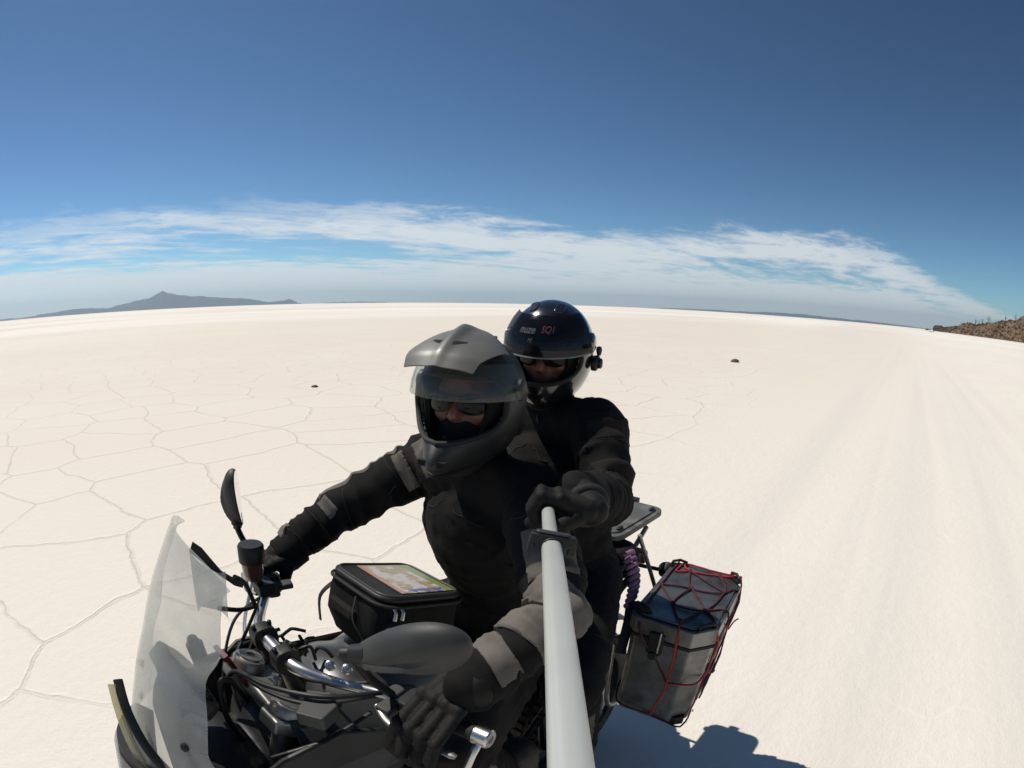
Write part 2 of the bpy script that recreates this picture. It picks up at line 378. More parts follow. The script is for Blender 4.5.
# ------------------------------------------------------------------ the salt flat
def salt_material():
    m = bpy.data.materials.new('salt'); m.use_nodes = True; nt = m.node_tree; L = nt.links.new; N = nt.nodes.new
    b = nt.nodes['Principled BSDF']; b.inputs['Roughness'].default_value = .85; b.inputs['Specular IOR Level'].default_value = .3
    def math_(op, a, c=None, clamp=False):
        n = N('ShaderNodeMath'); n.operation = op; n.use_clamp = clamp
        for i, v in enumerate((a, c)):
            if v is None: continue
            if isinstance(v, (int, float)): n.inputs[i].default_value = v
            else: L(v, n.inputs[i])
        return n.outputs[0]
    def sstep(v, a, c, lo=0., hi=1.):
        n = N('ShaderNodeMapRange'); n.interpolation_type = 'SMOOTHSTEP'; L(v, n.inputs['Value'])
        n.inputs['From Min'].default_value = a; n.inputs['From Max'].default_value = c; n.inputs['To Min'].default_value = lo; n.inputs['To Max'].default_value = hi
        return n.outputs[0]
    def nz(scale, detail, vec, rough=.55):
        n = N('ShaderNodeTexNoise'); n.inputs['Scale'].default_value = scale; n.inputs['Detail'].default_value = detail; n.inputs['Roughness'].default_value = rough
        L(vec, n.inputs['Vector']); return n
    tc = N('ShaderNodeTexCoord'); P = tc.outputs['Object']
    sp = N('ShaderNodeSeparateXYZ'); L(P, sp.inputs[0])
    # distance from the bike's place on the flat: fine relief is only drawn where a person could see it
    ln = N('ShaderNodeVectorMath'); ln.operation = 'LENGTH'; L(P, ln.inputs[0]); dist = ln.outputs['Value']
    # the driven line runs back along +x
    yy = math_('SUBTRACT', sp.outputs[1], math_('MULTIPLY', sp.outputs[0], .12))
    wob = nz(.12, 2, P)
    yy = math_('ADD', yy, math_('MULTIPLY', math_('SUBTRACT', wob.outputs[0], .5), 1.6))
    lane = math_('MULTIPLY', sstep(yy, -2.2, -.6), math_('SUBTRACT', 1.0, sstep(yy, 5.0, 7.5)))
    # cracked plates
    wn = nz(.9, 3, P); wv = N('ShaderNodeVectorMath'); wv.operation = 'SCALE'; wv.inputs['Scale'].default_value = .42
    sb = N('ShaderNodeVectorMath'); sb.operation = 'SUBTRACT'; sb.inputs[1].default_value = (.5, .5, .5); L(wn.outputs['Color'], sb.inputs[0]); L(sb.outputs[0], wv.inputs[0])
    wn2 = nz(6, 3, P); wv2 = N('ShaderNodeVectorMath'); wv2.operation = 'SCALE'; wv2.inputs['Scale'].default_value = .05
    sb2 = N('ShaderNodeVectorMath'); sb2.operation = 'SUBTRACT'; sb2.inputs[1].default_value = (.5, .5, .5); L(wn2.outputs['Color'], sb2.inputs[0]); L(sb2.outputs[0], wv2.inputs[0])
    a1 = N('ShaderNodeVectorMath'); L(P, a1.inputs[0]); L(wv.outputs[0], a1.inputs[1])
    a2 = N('ShaderNodeVectorMath'); L(a1.outputs[0], a2.inputs[0]); L(wv2.outputs[0], a2.inputs[1])
    vo = N('ShaderNodeTexVoronoi'); vo.voronoi_dimensions = '2D'; vo.feature = 'DISTANCE_TO_EDGE'; vo.inputs['Scale'].default_value = .78; vo.inputs['Randomness'].default_value = .8
    L(a2.outputs[0], vo.inputs['Vector']); e = vo.outputs['Distance']
    fade = nz(.7, 3, P)                                   # stretches where a crack has healed
    str_ = sstep(fade.outputs[0], .20, .46)
    off_lane = math_('SUBTRACT', 1.0, math_('MULTIPLY', lane, .93))
    str_ = math_('MULTIPLY', str_, off_lane)
    line = math_('MULTIPLY', sstep(e, .002, .011, 1., 0.), str_)
    ridge = math_('MULTIPLY', sstep(math_('ADD', e, math_('MULTIPLY', math_('SUBTRACT', nz(7, 4, P, .65).outputs[0], .5), .03)), .0, .028, 1., 0.), str_)
    # finer web of healed, whiter seams in the lane
    vo2 = N('ShaderNodeTexVoronoi'); vo2.voronoi_dimensions = '2D'; vo2.feature = 'DISTANCE_TO_EDGE'; vo2.inputs['Scale'].default_value = 1.3; L(a2.outputs[0], vo2.inputs['Vector'])
    seam = math_('MULTIPLY', sstep(vo2.outputs['Distance'], .0, .03, 1., 0.), math_('MULTIPLY', sstep(nz(1.1, 3, P).outputs[0], .46, .66), lane))
    # broad tones
    st = N('ShaderNodeMapping'); st.inputs['Scale'].default_value = (.004, .014, 1); st.inputs['Rotation'].default_value = (0, 0, R(40)); L(P, st.inputs[0])
    broad = nz(1, 5, st.outputs[0])
    tr = N('ShaderNodeMapping'); tr.inputs['Scale'].default_value = (.02, 1.3, 1); tr.inputs['Rotation'].default_value = (0, 0, R(-6.8)); L(P, tr.inputs[0])
    rut = nz(1, 4, tr.outputs[0])
    fine = nz(9, 6, P, .65); grain = nz(70, 4, P, .7)
    def mix(f, c1, c2):
        n = N('ShaderNodeMix'); n.data_type = 'RGBA'; L(f, n.inputs[0])
        for i, c in ((6, c1), (7, c2)):
            if isinstance(c, tuple): n.inputs[i].default_value = (*c, 1)
            else: L(c, n.inputs[i])
        return n.outputs[2]
    col = mix(sstep(broad.outputs[0], .38, .66), SALT, (.665, .59, .50))
    mid = nz(.35, 5, P, .6)
    col = mix(math_('MULTIPLY', sstep(mid.outputs[0], .45, .7), .55), col, SALT_TAN)
    col = mix(math_('MULTIPLY', sstep(fine.outputs[0], .45, .75), .5), col, SALT_TAN)
    col = mix(math_('MULTIPLY', math_('MULTIPLY', lane, sstep(rut.outputs[0], .38, .66)), .85), col, SALT_LANE)
    col = mix(math_('MULTIPLY', seam, .12), col, (.88, .84, .78))
    col = mix(math_('MULTIPLY', line, .33), col, (.34, .30, .245))
    L(col, b.inputs['Base Color'])
    crumb = nz(26, 5, P, .7)
    hsum = math_('ADD', math_('MULTIPLY', math_('MULTIPLY', ridge, crumb.outputs[0]), .022), math_('MULTIPLY', fine.outputs[0], .011))
    hsum = math_('ADD', hsum, math_('MULTIPLY', grain.outputs[0], .0036))
    hsum = math_('SUBTRACT', hsum, math_('MULTIPLY', line, .007))
    hsum = math_('ADD', hsum, math_('MULTIPLY', seam, .0008))
    hsum = math_('MULTIPLY', hsum, sstep(dist, 10, 60, 1., 0.))
    bp = N('ShaderNodeBump'); bp.inputs['Strength'].default_value = .75; bp.inputs['Distance'].default_value = 1.0
    L(hsum, bp.inputs['Height']); L(bp.outputs[0], b.inputs['Normal'])
    return m
SALT, SALT_TAN, SALT_LANE = (.80, .757, .69), (.71, .657, .58), (.66, .617, .555)
bm = bmesh.new()
rings = [[bm.verts.new((r * math.cos(2 * math.pi * k / 64), r * math.sin(2 * math.pi * k / 64), 0)) for k in range(64)] for r in (10, 100, 1000, 10000, 90000)]
c0 = bm.verts.new((0, 0, 0))
for k in range(64): bm.faces.new((c0, rings[0][k], rings[0][(k + 1) % 64]))
for a, b in zip(rings, rings[1:]):
    for k in range(64): bm.faces.new((a[k], b[k], b[(k + 1) % 64], a[(k + 1) % 64]))
ground = link('ground', bm, salt_material()); ground['kind'] = 'structure'

# ------------------------------------------------------------------ far mountains
def at(az, d, z=0.): return Vector((CAM.x + d * math.cos(R(az)), CAM.y + d * math.sin(R(az)), z))
mount_mat = mat('mountain_rock', (.05, .053, .06), .95, var=(.0012, (.075, .076, .082), .4, .65))
def massif(name, az0, az1, d, depth, prof, seed, label=None):
    """a range between two bearings: prof(t) gives the skyline in degrees of elevation, real slopes fall away both ways"""
    bm = bmesh.new(); nu, nv = 150, 26; g = []
    for i in range(nu + 1):
        t = i / nu; az = az0 + (az1 - az0) * t; H = d * math.tan(R(max(0, prof(t)))); row = []
        for j in range(nv + 1):
            s = j / nv * 2 - 1; p = at(az, d + s * depth)
            k = max(0, 1 - abs(s)) ** 1.35
            q = Vector((p.x / 2600, p.y / 2600, seed))
            rg = noise.fractal(q, 1.0, 2.0, 5)
            z = H * k * (1 + .28 * rg * (1 - k) * 2) + H * .05 * noise.noise(q * 5)
            row.append(bm.verts.new((p.x, p.y, max(-3, z) if abs(s) < 1 else -3)))
        g.append(row)
    for i in range(nu):
        for j in range(nv): bm.faces.new((g[i][j], g[i + 1][j], g[i + 1][j + 1], g[i][j + 1]))
    o = link(name, bm, mount_mat); o['kind'] = 'structure'; return o
def pl(pts):
    def f(t):
        for (a, x), (b, y) in zip(pts, pts[1:]):
            if t <= b: return x + (y - x) * (t - a) / (b - a)
        return pts[-1][1]
    return f
# bearings along the photo's skyline: -78 (beyond the left edge) .. -117
vol = pl([(0, .15), (.14, .25), (.22, .1), (.29, .3), (.36, .5), (.42, .55), (.46, .36), (.52, .75), (.58, 1.12), (.605, 1.44), (.620, 1.74), (.636, 1.56), (.655, 1.38), (.69, 1.18), (.74, 1.02), (.78, .88), (.82, .74), (.86, .62), (.895, .35), (.91, .24), (.95, .42), (.965, .46), (.985, .2), (1, 0)])
massif('mountain', -78, -117, 42000, 5200, lambda t: vol(t) + .09 * noise.noise(Vector((t * 45, 1, 2))) + .06 * noise.noise(Vector((t * 110, 4, 2))), 1.3)
massif('hills', -119, -126, 55000, 3500, lambda t: math.sin(math.pi * t) ** .5 * (.13 + .05 * noise.noise(Vector((t * 14, 4, 2)))), 5.1)
massif('hills', -152, -184, 60000, 4000, lambda t: math.sin(math.pi * t) ** .6 * (.22 + .16 * noise.noise(Vector((t * 16, 9, 2))) + .12 * math.exp(-((t - .5) / .12) ** 2)), 8.4)

# ------------------------------------------------------------------ the island on the right
isl_mat = mat('island_earth', (.155, .095, .058), .95, bump=(.6, .8, .5), var=(.05, (.10, .07, .042), .4, .62))
def island_h(x, y):
    # ridge line from (-1000, 50) growing towards (-560, 330)
    a = Vector((-1130, 45, 0)); b = Vector((-430, 330, 0)); ab = b - a; q = Vector((x, y, 0)) - a
    t = q.dot(ab) / ab.length_squared; d = (q - ab * t).dot(Vector((-ab.y, ab.x, 0)).normalized())
    w = 18 + 110 * max(0, min(1, t)); k = 1 - (d / w) ** 2
    if t < 0 or k <= 0: return -1.5
    pr = min(1, t * 5) * (6 + 46 * t ** 1.1)
    n = noise.fractal(Vector((x / 45, y / 45, 2)), 1., 2., 5)
    return pr * min(1, k * 1.25) * (.85 + .25 * n) + n * 1.2 - .3
bm = bmesh.new(); G = {}
NX, NY = 170, 120
for i in range(NX + 1):
    for j in range(NY + 1):
        x = -1160 + i * 780 / NX; y = -60 + j * 620 / NY
        G[i, j] = bm.verts.new((x, y, island_h(x, y)))
for i in range(NX):
    for j in range(NY):
        q = (G[i, j], G[i + 1, j], G[i + 1, j + 1], G[i, j + 1])
        if max(v.co.z for v in q) > -1.4: bm.faces.new(q)
bmesh.ops.delete(bm, geom=[v for v in bm.verts if not v.link_faces], context='VERTS')
island = link('hill', bm, isl_mat); island['kind'] = 'structure'
# dry scrub covering the slope: small leaf clumps
scrub_mat = mat('dry_scrub', (.14, .088, .047), .95, var=(.05, (.075, .055, .03), .4, .6))
bm = bmesh.new(); rnd = random.Random(3); cnt = 0
while cnt < 6500:
    x = rnd.uniform(-1130, -450); y = rnd.uniform(20, 400); z = island_h(x, y)
    if z < .4: continue
    cnt += 1; s = rnd.uniform(.7, 2.4)
    for _ in range(9):
        o = Vector((rnd.gauss(0, .5), rnd.gauss(0, .5), abs(rnd.gauss(.35, .3)))) * s
        a = Vector((rnd.uniform(-1, 1), rnd.uniform(-1, 1), rnd.uniform(-.6, 1))).normalized() * s * .45
        b2 = a.cross(Vector((rnd.uniform(-1, 1), rnd.uniform(-1, 1), rnd.uniform(-1, 1)))).normalized() * s * .3
        c = Vector((x, y, z)) + o
        bm.faces.new([bm.verts.new(c + v) for v in (-a, b2, a, -b2)])
scrub = link('scrub', bm, scrub_mat, smooth=False); scrub['kind'] = 'stuff'
# columnar cacti standing on the ridge
cactus_mat = mat('cactus', (.085, .08, .045), .9, bump=(6, .5, .05))
def cactus(x, y, h, arms, label):
    bm = bmesh.new(); z = island_h(x, y) - .3
    def col(p0, p1, r):
        pts = [Vector(p0).lerp(Vector(p1), k / 6) for k in range(7)]
        tube(bm, pts, [r, r * 1.08, r * 1.1, r * 1.05, r, r * .85, r * .35], 9)
    tr = bpy.data.objects.new('cactus', None); COL.objects.link(tr); tr.location = (x, y, z)
    col((x, y, z), (x, y, z + h), .45)
    link('trunk', bm, cactus_mat, tr)
    for k, (dx, f0, f1) in enumerate(arms):
        bm = bmesh.new()
        pts = spline([(x, y, z + h * f0), (x + dx * .5, y + dx * .7, z + h * f0 + .25), (x + dx * .7, y + dx, z + h * f0 + 1.0), (x + dx * .7, y + dx, z + h * f1)], 4)
        tube(bm, pts, [.32] * (len(pts) - 1) + [.15], 8); link('arm', bm, cactus_mat, tr)
    tag(tr, label, 'cactus', 'cacti on the island ridge')

def ridge_at(az):
    best = None
    for k in range(500, 1150, 6):
        p = at(az, k); z = island_h(p.x, p.y)
        e = math.atan2(z - CAM.z, k)
        if best is None or e > best[0]: best = (e, p.x, p.y)
    return best[1], best[2]
CA = [(172.75, 9, [(1.6, .35, .8)], 'columnar cactus farthest left on the island ridge'),
      (172.35, 8, [], 'short single column cactus, second from the left on the ridge'),
      (171.95, 8.5, [(-1.5, .4, .85)], 'slim cactus on the ridge just left of the tallest one'),
      (171.25, 12, [(1.8, .3, .75), (-1.7, .42, .8)], 'tallest cactus with two arms standing on the island ridge'),
      (169.4, 8, [(1.5, .4, .8)], 'dark cactus on the upper slope of the island'),
      (168.2, 10, [(-1.6, .4, .8)], 'cactus standing near the right edge at the top of the island')]
for az, h, arms, lab in CA:
    x, y = ridge_at(az); cactus(x, y, h, arms, lab)
# dark outcrop at the island's tip
def rock(name, c, s, seed, label, cat, m=rock_mat, sub=4, flat=.6):
    bm = bmesh.new(); bmesh.ops.create_icosphere(bm, subdivisions=sub, radius=1)
    for v in bm.verts:
        n = noise.fractal(v.co * 1.3 + Vector((seed, 0, 0)), 1., 2., 4)
        n2 = noise.noise(v.co * .9 + Vector((0, seed, 0)))
        v.co *= 1 + .28 * n + .3 * n2
        v.co = Vector((v.co.x * s[0], v.co.y * s[1], max(v.co.z, -flat) * s[2]))
    mi = min(v.co.z for v in bm.verts)
    for v in bm.verts: v.co += Vector(c) - Vector((0, 0, mi + .02 * s[2]))
    return tag(link(name, bm, m), label, cat)
outc = mat('dark_outcrop', (.035, .03, .028), .95, bump=(.5, .7, .4), var=(.3, (.07, .058, .05), .4, .65))
p = at(176.75, 1090); rock('boulder', (p.x, p.y, -.3), (8, 12, 7.5), 2.2, 'dark rounded rock outcrop at the left tip of the island', 'rock', outc, 3)
# a small white car parked on the salt by the outcrop
p = at(177.6, 420); carm = Matrix.Translation(p) @ Matrix.Rotation(R(50), 4, 'Z') @ Matrix.Diagonal((1, 1, 1.3, 1))
car = thing('parked_car', 'small white off-road car parked far off beside the dark outcrop', 'car', p)
white_paint = mat('white_paint', (.8, .8, .78), .35, coat=.5); glass_dark = mat('car_glass', (.015, .018, .022), .1, coat=.5)
bm = bmesh.new(); side = [(-2.2, .45), (2.2, .45), (2.25, .95), (1.3, 1.1), (.75, 1.75), (-2.1, 1.78), (-2.25, 1.0)]
mm = carm @ Matrix.Rotation(R(90), 4, 'X'); prism(bm, side, mm, -.9, .9); link('body', bm, white_paint, car, False, bevel=.06)
bm = bmesh.new(); prism(bm, [(.85, 1.12), (.62, 1.62), (-1.9, 1.64), (-2.0, 1.12)], mm, -.93, .93); link('window', bm, glass_dark, car, False)
for sx in (-1.35, 1.35):
    for sy in (-1, 1):
        bm = bmesh.new(); cyl(bm, carm @ Vector((sx, sy * .72, .38)), carm @ Vector((sx, sy * .95, .38)), .38); link('wheel', bm, rubber, car)
# two loose stones on the salt
rock('stone', (-5.47, -9.92, -.01), (.075, .055, .035), 1.7, 'small dark stone on the cracked salt, left of the riders', 'stone', rock_mat, 3)
rock('stone', (-19.7, -5.7, -.02), (.22, .14, .08), 6.4, 'larger flat grey stone on the smooth salt, right of the riders', 'stone', rock_mat, 3)


# ------------------------------------------------------------------ the motorcycle (x forward, y to its left)
moto = thing('motorcycle', 'dark adventure motorcycle with scratched clear windscreen, ridden by two people', 'motorcycle', (-.3, 0, 0))
def mp(name, bm, m, parent=moto, **k): return link(name, bm, m, parent, **k)

def wheel(name, c, r, w, spokes):
    c = Vector(c); Y = Vector((0, 1, 0))
    root = bpy.data.objects.new(name, None); COL.objects.link(root); root.location = c; root.parent = moto; root.matrix_parent_inverse = parent_inv(moto)
    bm = bmesh.new(); n = 96; prof = [(-w * .5, r - .085), (-w * .56, r - .05), (-w * .5, r - .022), (-w * .3, r - .004), (0, r), (w * .3, r - .004), (w * .5, r - .022), (w * .56, r - .05), (w * .5, r - .085)]
    lathe(bm, c, Y, prof + [prof[0]], n)
    for k in range(54):                                     # tread blocks
        a = 2 * math.pi * k / 54
        for s in (-1, 0, 1):
            aa = a + (.055 if s == 0 else 0)
            m = Matrix.Translation(c) @ Matrix.Rotation(aa, 4, 'Y') @ Matrix.Translation((0, s * w * .33, r - (.001 if s == 0 else .007))) @ Matrix.Rotation(R(-28 * s), 4, 'X')
            box(bm, (0, 0, 0), (r * .075, w * .24, .018), m)
    link('tyre', bm, tyre_mat, root)
    bm = bmesh.new(); lathe(bm, c, Y, [(-w * .36, r - .082), (-w * .4, r - .1), (-w * .2, r - .125), (w * .2, r - .125), (w * .4, r - .1), (w * .36, r - .082), (-w * .36, r - .082)], 64)
    cyl(bm, c - Y * w * .45, c + Y * w * .45, .055); 
    for k in range(spokes):
        a = 2 * math.pi * k / spokes; d = Vector((math.cos(a), 0, math.sin(a)))
        tube(bm, [c + d * .05 + Y * (.035 if k % 2 else -.035), c + d * (r - .12)], .004, 6)
    link('rim', bm, dark_metal, root)
    bm = bmesh.new(); lathe(bm, c + Y * w * .62, Y, [(0, .075), (.005, .075), (.005, .125), (0, .125), (0, .075)], 40); link('brake_disc', bm, cast_alu, root)
    return root
wheel('front_wheel', (.47, 0, .335), .335, .10, 36)
wheel('rear_wheel', (-1.12, 0, .32), .32, .15, 36)

# fork and steering
fd = Vector((-.37, 0, .83)).normalized(); ft = Vector((.035, 0, 1.045))
for s in (-1, 1):
    y = .098 * s; top = Vector((.035, y, 1.045)); low = top - fd * .86
    bm = bmesh.new(); cyl(bm, top + fd * .012, top - fd * .5, .0255); fk = mp('fork_tube', bm, cast_alu)
    bm = bmesh.new(); lathe(bm, top - fd * .015, fd, [(-.03, .030), (-.028, .040), (.022, .041), (.028, .037), (.029, .030), (.034, .029), (.036, .010), (.031, .009), (.031, 0.0005)], 28); link('fork_cap', bm, cast_alu, fk)
    bm = bmesh.new(); cyl(bm, top - fd * .42, low, .032, .03); link('fork_slider', bm, dark_metal, fk)
bm = bmesh.new()
m = axes(ft - fd * .03, (1, 0, .4), fd)
poly = [(.03, .06), (.055, .075), (.05, .135), (0, .15), (-.045, .13), (-.075, .05), (-.075, -.05), (-.045, -.13), (0, -.15), (.05, -.135), (.055, -.075), (.03, -.06)]
prism(bm, poly, m, -.018, .018); mp('triple_clamp', bm, cast_alu, smooth=False, bevel=.006)
bm = bmesh.new(); cyl(bm, ft + Vector((-.045, 0, -.02)) - fd * .02, ft + Vector((-.045, 0, -.02)) + fd * .022, .022); mp('steering_nut', bm, dark_metal)
# risers and bar
HB = [(-.165, -.43, 1.115), (-.14, -.33, 1.12), (-.095, -.24, 1.122), (-.045, -.165, 1.12), (-.012, -.105, 1.128), (0, -.06, 1.132), (0, .06, 1.132), (-.012, .105, 1.128), (-.06, .165, 1.112), (-.115, .235, 1.102), (-.145, .33, 1.10), (-.165, .425, 1.10)]
pts = spline(HB, 6); bm = bmesh.new(); tube(bm, pts, [.0112 + .0045 * math.exp(-(p.y / .13) ** 4) for p in pts], 20); bar = mp('handlebar', bm, silver)
for s in (-1, 1):
    y = .052 * s
    bm = bmesh.new(); cyl(bm, (-.012, y, 1.05), (0, y, 1.118), .022, .02)
    m = axes((0, y, 1.132), (1, 0, 0), (0, 1, 0)); prism(bm, rounded(.058, .056, .02), m, -.017, .017)
    for dx in (-.02, .02): cyl(bm, (dx, y, 1.155), (dx, y, 1.168), .005, seg=10)
    mp('handlebar_riser', bm, dark_metal, bevel=.003)
for s in (-1, 1):
    e = Vector((-.165, .43 * s, 1.10 if s > 0 else 1.115)); i = Vector((-.143 if s > 0 else -.137, .315 * s, 1.10 if s > 0 else 1.12)); d = (e - i).normalized()
    bm = bmesh.new(); tube(bm, [i, i + d * .004, i + d * .01, e - d * .006, e], [.02, .0225, .0168, .0168, .019], 20); link('grip', bm, rubber, bar)
    bm = bmesh.new(); lathe(bm, e, d, [(0, .001), (0, .016), (.002, .0195), (.03, .0195), (.033, .0165), (.033, .008), (.029, .0075), (.029, .0005)], 28); link('bar_end', bm, silver, bar)
    # switch housing, lever perch, lever
    bm = bmesh.new(); m = axes(i - d * .022, d, (0, 0, 1)); prism(bm, rounded(.04, .06, .014), m, -.026, .022); 
    for k in range(3): box(bm, (-.006 + .012 * k, -.03, .004), (.008, .008, .012), m)
    link('switch_housing', bm, black_plastic, bar, bevel=.004)
    pz = i - d * .065
    bm = bmesh.new(); m = axes(pz, d, (0, 0, 1)); prism(bm, rounded(.032, .036, .012), m, -.018, .018); box(bm, (.012, -.036 * s * s, .002), (.034, .04, .016), m)
    link('lever_perch', bm, grey_plastic, bar, bevel=.004)
    bm = bmesh.new(); lv = spline([pz + Vector((.045, 0, 0)), pz + d * .05 + Vector((.065, 0, -.008)), pz + d * .12 + Vector((.062, 0, -.014)), pz + d * .19 + Vector((.058, 0, -.02))], 6)
    tube(bm, lv, [.008] * (len(lv) - 2) + [.0085, .006], 12, flat=.6); link('lever', bm, cast_alu, bar)
    # silver brush-guard bow: leaves the bar end, drops in front of the lever and runs back to the clamp
    bm = bmesh.new(); gp = spline([e + d * .014, e + d * .014 + Vector((.022, 0, -.03)), e + d * .004 + Vector((.05, 0, -.09)), e - d * .05 + Vector((.09, 0, -.15)), e - d * .14 + Vector((.11, 0, -.20)), e - d * .22 + Vector((.12, 0, -.22))], 6)
    tube(bm, gp, .0085, 12, flat=.55); guard = link('guard_bow', bm, silver, bar)
# the right hand guard still carries its clear shield
bm = bmesh.new()
def hg(u, v):
    a = Vector((.085, -.235, 1.275)).lerp(Vector((.105, -.19, 1.175)), v); b = Vector((.018, -.185, 1.225)).lerp(Vector((.045, -.16, 1.155)), v)
    p = a.lerp(b, u); k = (2 * u - 1) ** 4 * .018 * (2 * v - 1)
    return p + Vector((.35, .5, .3)) * (.02 * (1 - (2 * u - 1) ** 2)) - Vector((0, 0, k))
sheet(bm, hg, 16, 10, .003); link('hand_shield', bm, guard_clear, bar)
bm = bmesh.new(); prism(bm, [(-.075, .030), (-.02, .012), (.05, -.006), (.07, -.004), (.07, .006), (.01, .016), (-.05, .05), (-.075, .055)], axes((.04, -.205, 1.228), (-.67, .35, -.36), (.45, .75, .3)), -.003, .003); link('shield_bracket', bm, black_plastic, bar)
bm = bmesh.new(); tube(bm, spline([(.0, -.18, 1.225), (-.03, -.20, 1.19), (-.045, -.20, 1.125)], 5), .006, 8); tube(bm, spline([(.06, -.165, 1.165), (.0, -.19, 1.13), (-.05, -.20, 1.122)], 5), .006, 8); link('shield_arm', bm, dark_metal, bar)

# right brake reservoir: a black pot with a flat screw lid
rb = Vector((-.072, -.24, 1.195)); ra = Vector((-.05, -.02, 1)).normalized()
bm = bmesh.new(); lathe(bm, rb, ra, [(-.022, .0005), (-.022, .02), (-.005, .027), (.028, .030), (.032, .0315)], 32); res = mp('brake_reservoir', bm, amber)
bm = bmesh.new(); lathe(bm, rb + ra * .03, ra, [(-.004, .0325), (-.002, .034), (.038, .034), (.043, .0305), (.044, .0005)], 40); link('reservoir_cap', bm, black_plastic, res)
bm = bmesh.new(); tube(bm, [rb - ra * .015, rb - ra * .03 + Vector((-.01, 0, 0)), (-.105, -.25, 1.13)], .009, 10); box(bm, (-.095, -.245, 1.14), (.045, .05, .035)); link('reservoir_mount', bm, black_plastic, res, bevel=.004)

MIRROR_UP = -1
# mirrors: teardrop shells with a crease, glass on the rider's side
def mirror(c, long_dir, face, stalk, size=1.0):
    c = Vector(c); X = Vector(long_dir).normalized(); Z = Vector(face); Z = (Z - X * Z.dot(X)).normalized(); Y = Z.cross(X)
    M3 = Matrix((X, Y, Z)).transposed().to_4x4(); M3.translation = c
    Lh, Hh = .096 * size, .054 * size
    def outline(t):                                          # 0..1 around, narrow at -x
        a = 2 * math.pi * t; cx = math.cos(a); sy = math.sin(a)
        k = .26 + .80 * (cx * .5 + .5) ** .62
        return cx * Lh, sy * Hh * k * (1.0 if sy > 0 else .86)
    bm = bmesh.new(); n = 56; rings = []
    for r, h in [(1, 0), (1.02, -.006)] + [(q / 18, -.012 - .028 * (1 - (q / 18) ** 2.4) ** .7) for q in range(18, 0, -1)]:
        ring = []
        for k in range(n):
            x, y = outline(k / n); px, py = x * r, y * r
            cr = .011 * max(0, 1 - abs(py * MIRROR_UP + .010) / .009) * (1 if r < .97 else 0) * max(0, min(1, (.055 - px) / .06))
            ring.append(bm.verts.new(M3 @ Vector((px, py, h - cr))))
        rings.append(ring)
    for a, b in zip(rings, rings[1:]):
        for k in range(n): bm.faces.new((a[k], b[k], b[(k + 1) % n], a[(k + 1) % n]))
    bm.faces.new(rings[-1])
    bm.faces.new(rings[0][::-1])
    sh = mp('mirror', bm, grey_plastic)
    bm = bmesh.new(); lo = [bm.verts.new(M3 @ Vector((outline(k / n)[0] * .93, outline(k / n)[1] * .92, .0022))) for k in range(n)]
    bm.faces.new(lo); link('mirror_glass', bm, mirror_glass, sh)
    nk = M3 @ Vector((-Lh * .93, -.002, -.014))
    bm = bmesh.new(); pts = spline([nk + X * .03, nk, nk - X * .02, *[Vector(p) for p in stalk]], 6)
    tube(bm, pts, [.017] * 7 + [.0125] * 4 + [.0085] * (len(pts) - 11), 14); link('mirror_stalk', bm, black_plastic, sh)
    return sh
mirror((-.112, -.39, 1.335), (-.01, -.10, 1), (-1, .62, .1), [(-.105, -.345, 1.20), (-.105, -.31, 1.15), (-.112, -.30, 1.125)], .80)
mirror((-.05, .415, 1.352), (-.45, .85, .36), (-.82, -.57, .12), [(-.022, .305, 1.272), (-.06, .282, 1.20), (-.115, .26, 1.12)], 1.04)

# windscreen: a tall curved acrylic sheet, open towards the rider
def scr(u, v):
    s = u * 2 - 1; t = v
    w = .205 - .075 * t + .028 * math.exp(-((t - .74) / .1) ** 2) * (1 if s > 0 else .3) - .02 * math.exp(-((t - .58) / .09) ** 2)
    if t < .3: w += .12 * ((.3 - t) / .3) ** 1.5
    x = .405 - .245 * t - .05 * t * (1 - t) * -1.2 - (.052 + .05 * (1 - t)) * s * s - (.13 * ((.3 - t) / .3) ** 1.5 * abs(s) ** 3 if t < .3 else 0)
    z = .94 + .475 * t + .025 * t * (1 - s * s) - .02 * t * s
    if t > .93: z -= .03 * (abs(s) ** 4) * (t - .93) / .07
    return Vector((x, s * w, z))
bm = bmesh.new(); sheet(bm, scr, 40, 40, .004); screen = mp('windscreen', bm, screen_mat)
for u, v in ((.1, .3), (.9, .3), (.16, .05), (.84, .05), (.5, .1)):
    p = scr(u, v); bm = bmesh.new(); lathe(bm, p, Vector((1, (u - .5) * 1.4, .5)), [(-.004, .001), (-.004, .009), (.004, .009), (.007, .006), (.008, .0005)], 14); link('screen_bolt', bm, dark_metal, screen)
# headlight and clear headlight guard in front of it, beak below
bm = bmesh.new()
def hl(u, v):
    s = u * 2 - 1; return Vector((.47 - .08 * s * s - .05 * v, s * .16, .84 + .17 * v - .03 * s * s))
sheet(bm, hl, 16, 8, .05); hd = mp('headlight', bm, black_plastic)
bm = bmesh.new(); sheet(bm, lambda u, v: hl(.08 + .84 * u, .1 + .8 * v) + Vector((.008, 0, 0)), 16, 8, .004); link('headlight_lens', bm, clear_mat('headlight_glass', (.8, .82, .85), .3, (.5, .52, .55)), hd)
bm = bmesh.new()
def hgd(u, v):
    p = Vector((.374, .012, 1.165)).lerp(Vector((.378, .105, .945)), v) + Vector((.012, 0, 0)) * math.sin(v * 3.1)
    return p + Vector((.012, -.022, -.012)) * u
sheet(bm, hgd, 12, 14, .006); link('headlight_guard', bm, clear_mat('yellowed_acrylic', (.85, .82, .66), .5, (.6, .57, .42)), hd)
bm = bmesh.new(); tube(bm, spline([(.36, .0, 1.165), (.368, .05, 1.11), (.355, .10, 1.03), (.30, .165, .95), (.22, .2, .92)], 6), .011, 10, flat=.6); link('lamp_trim', bm, black_plastic, hd)
bm = bmesh.new()
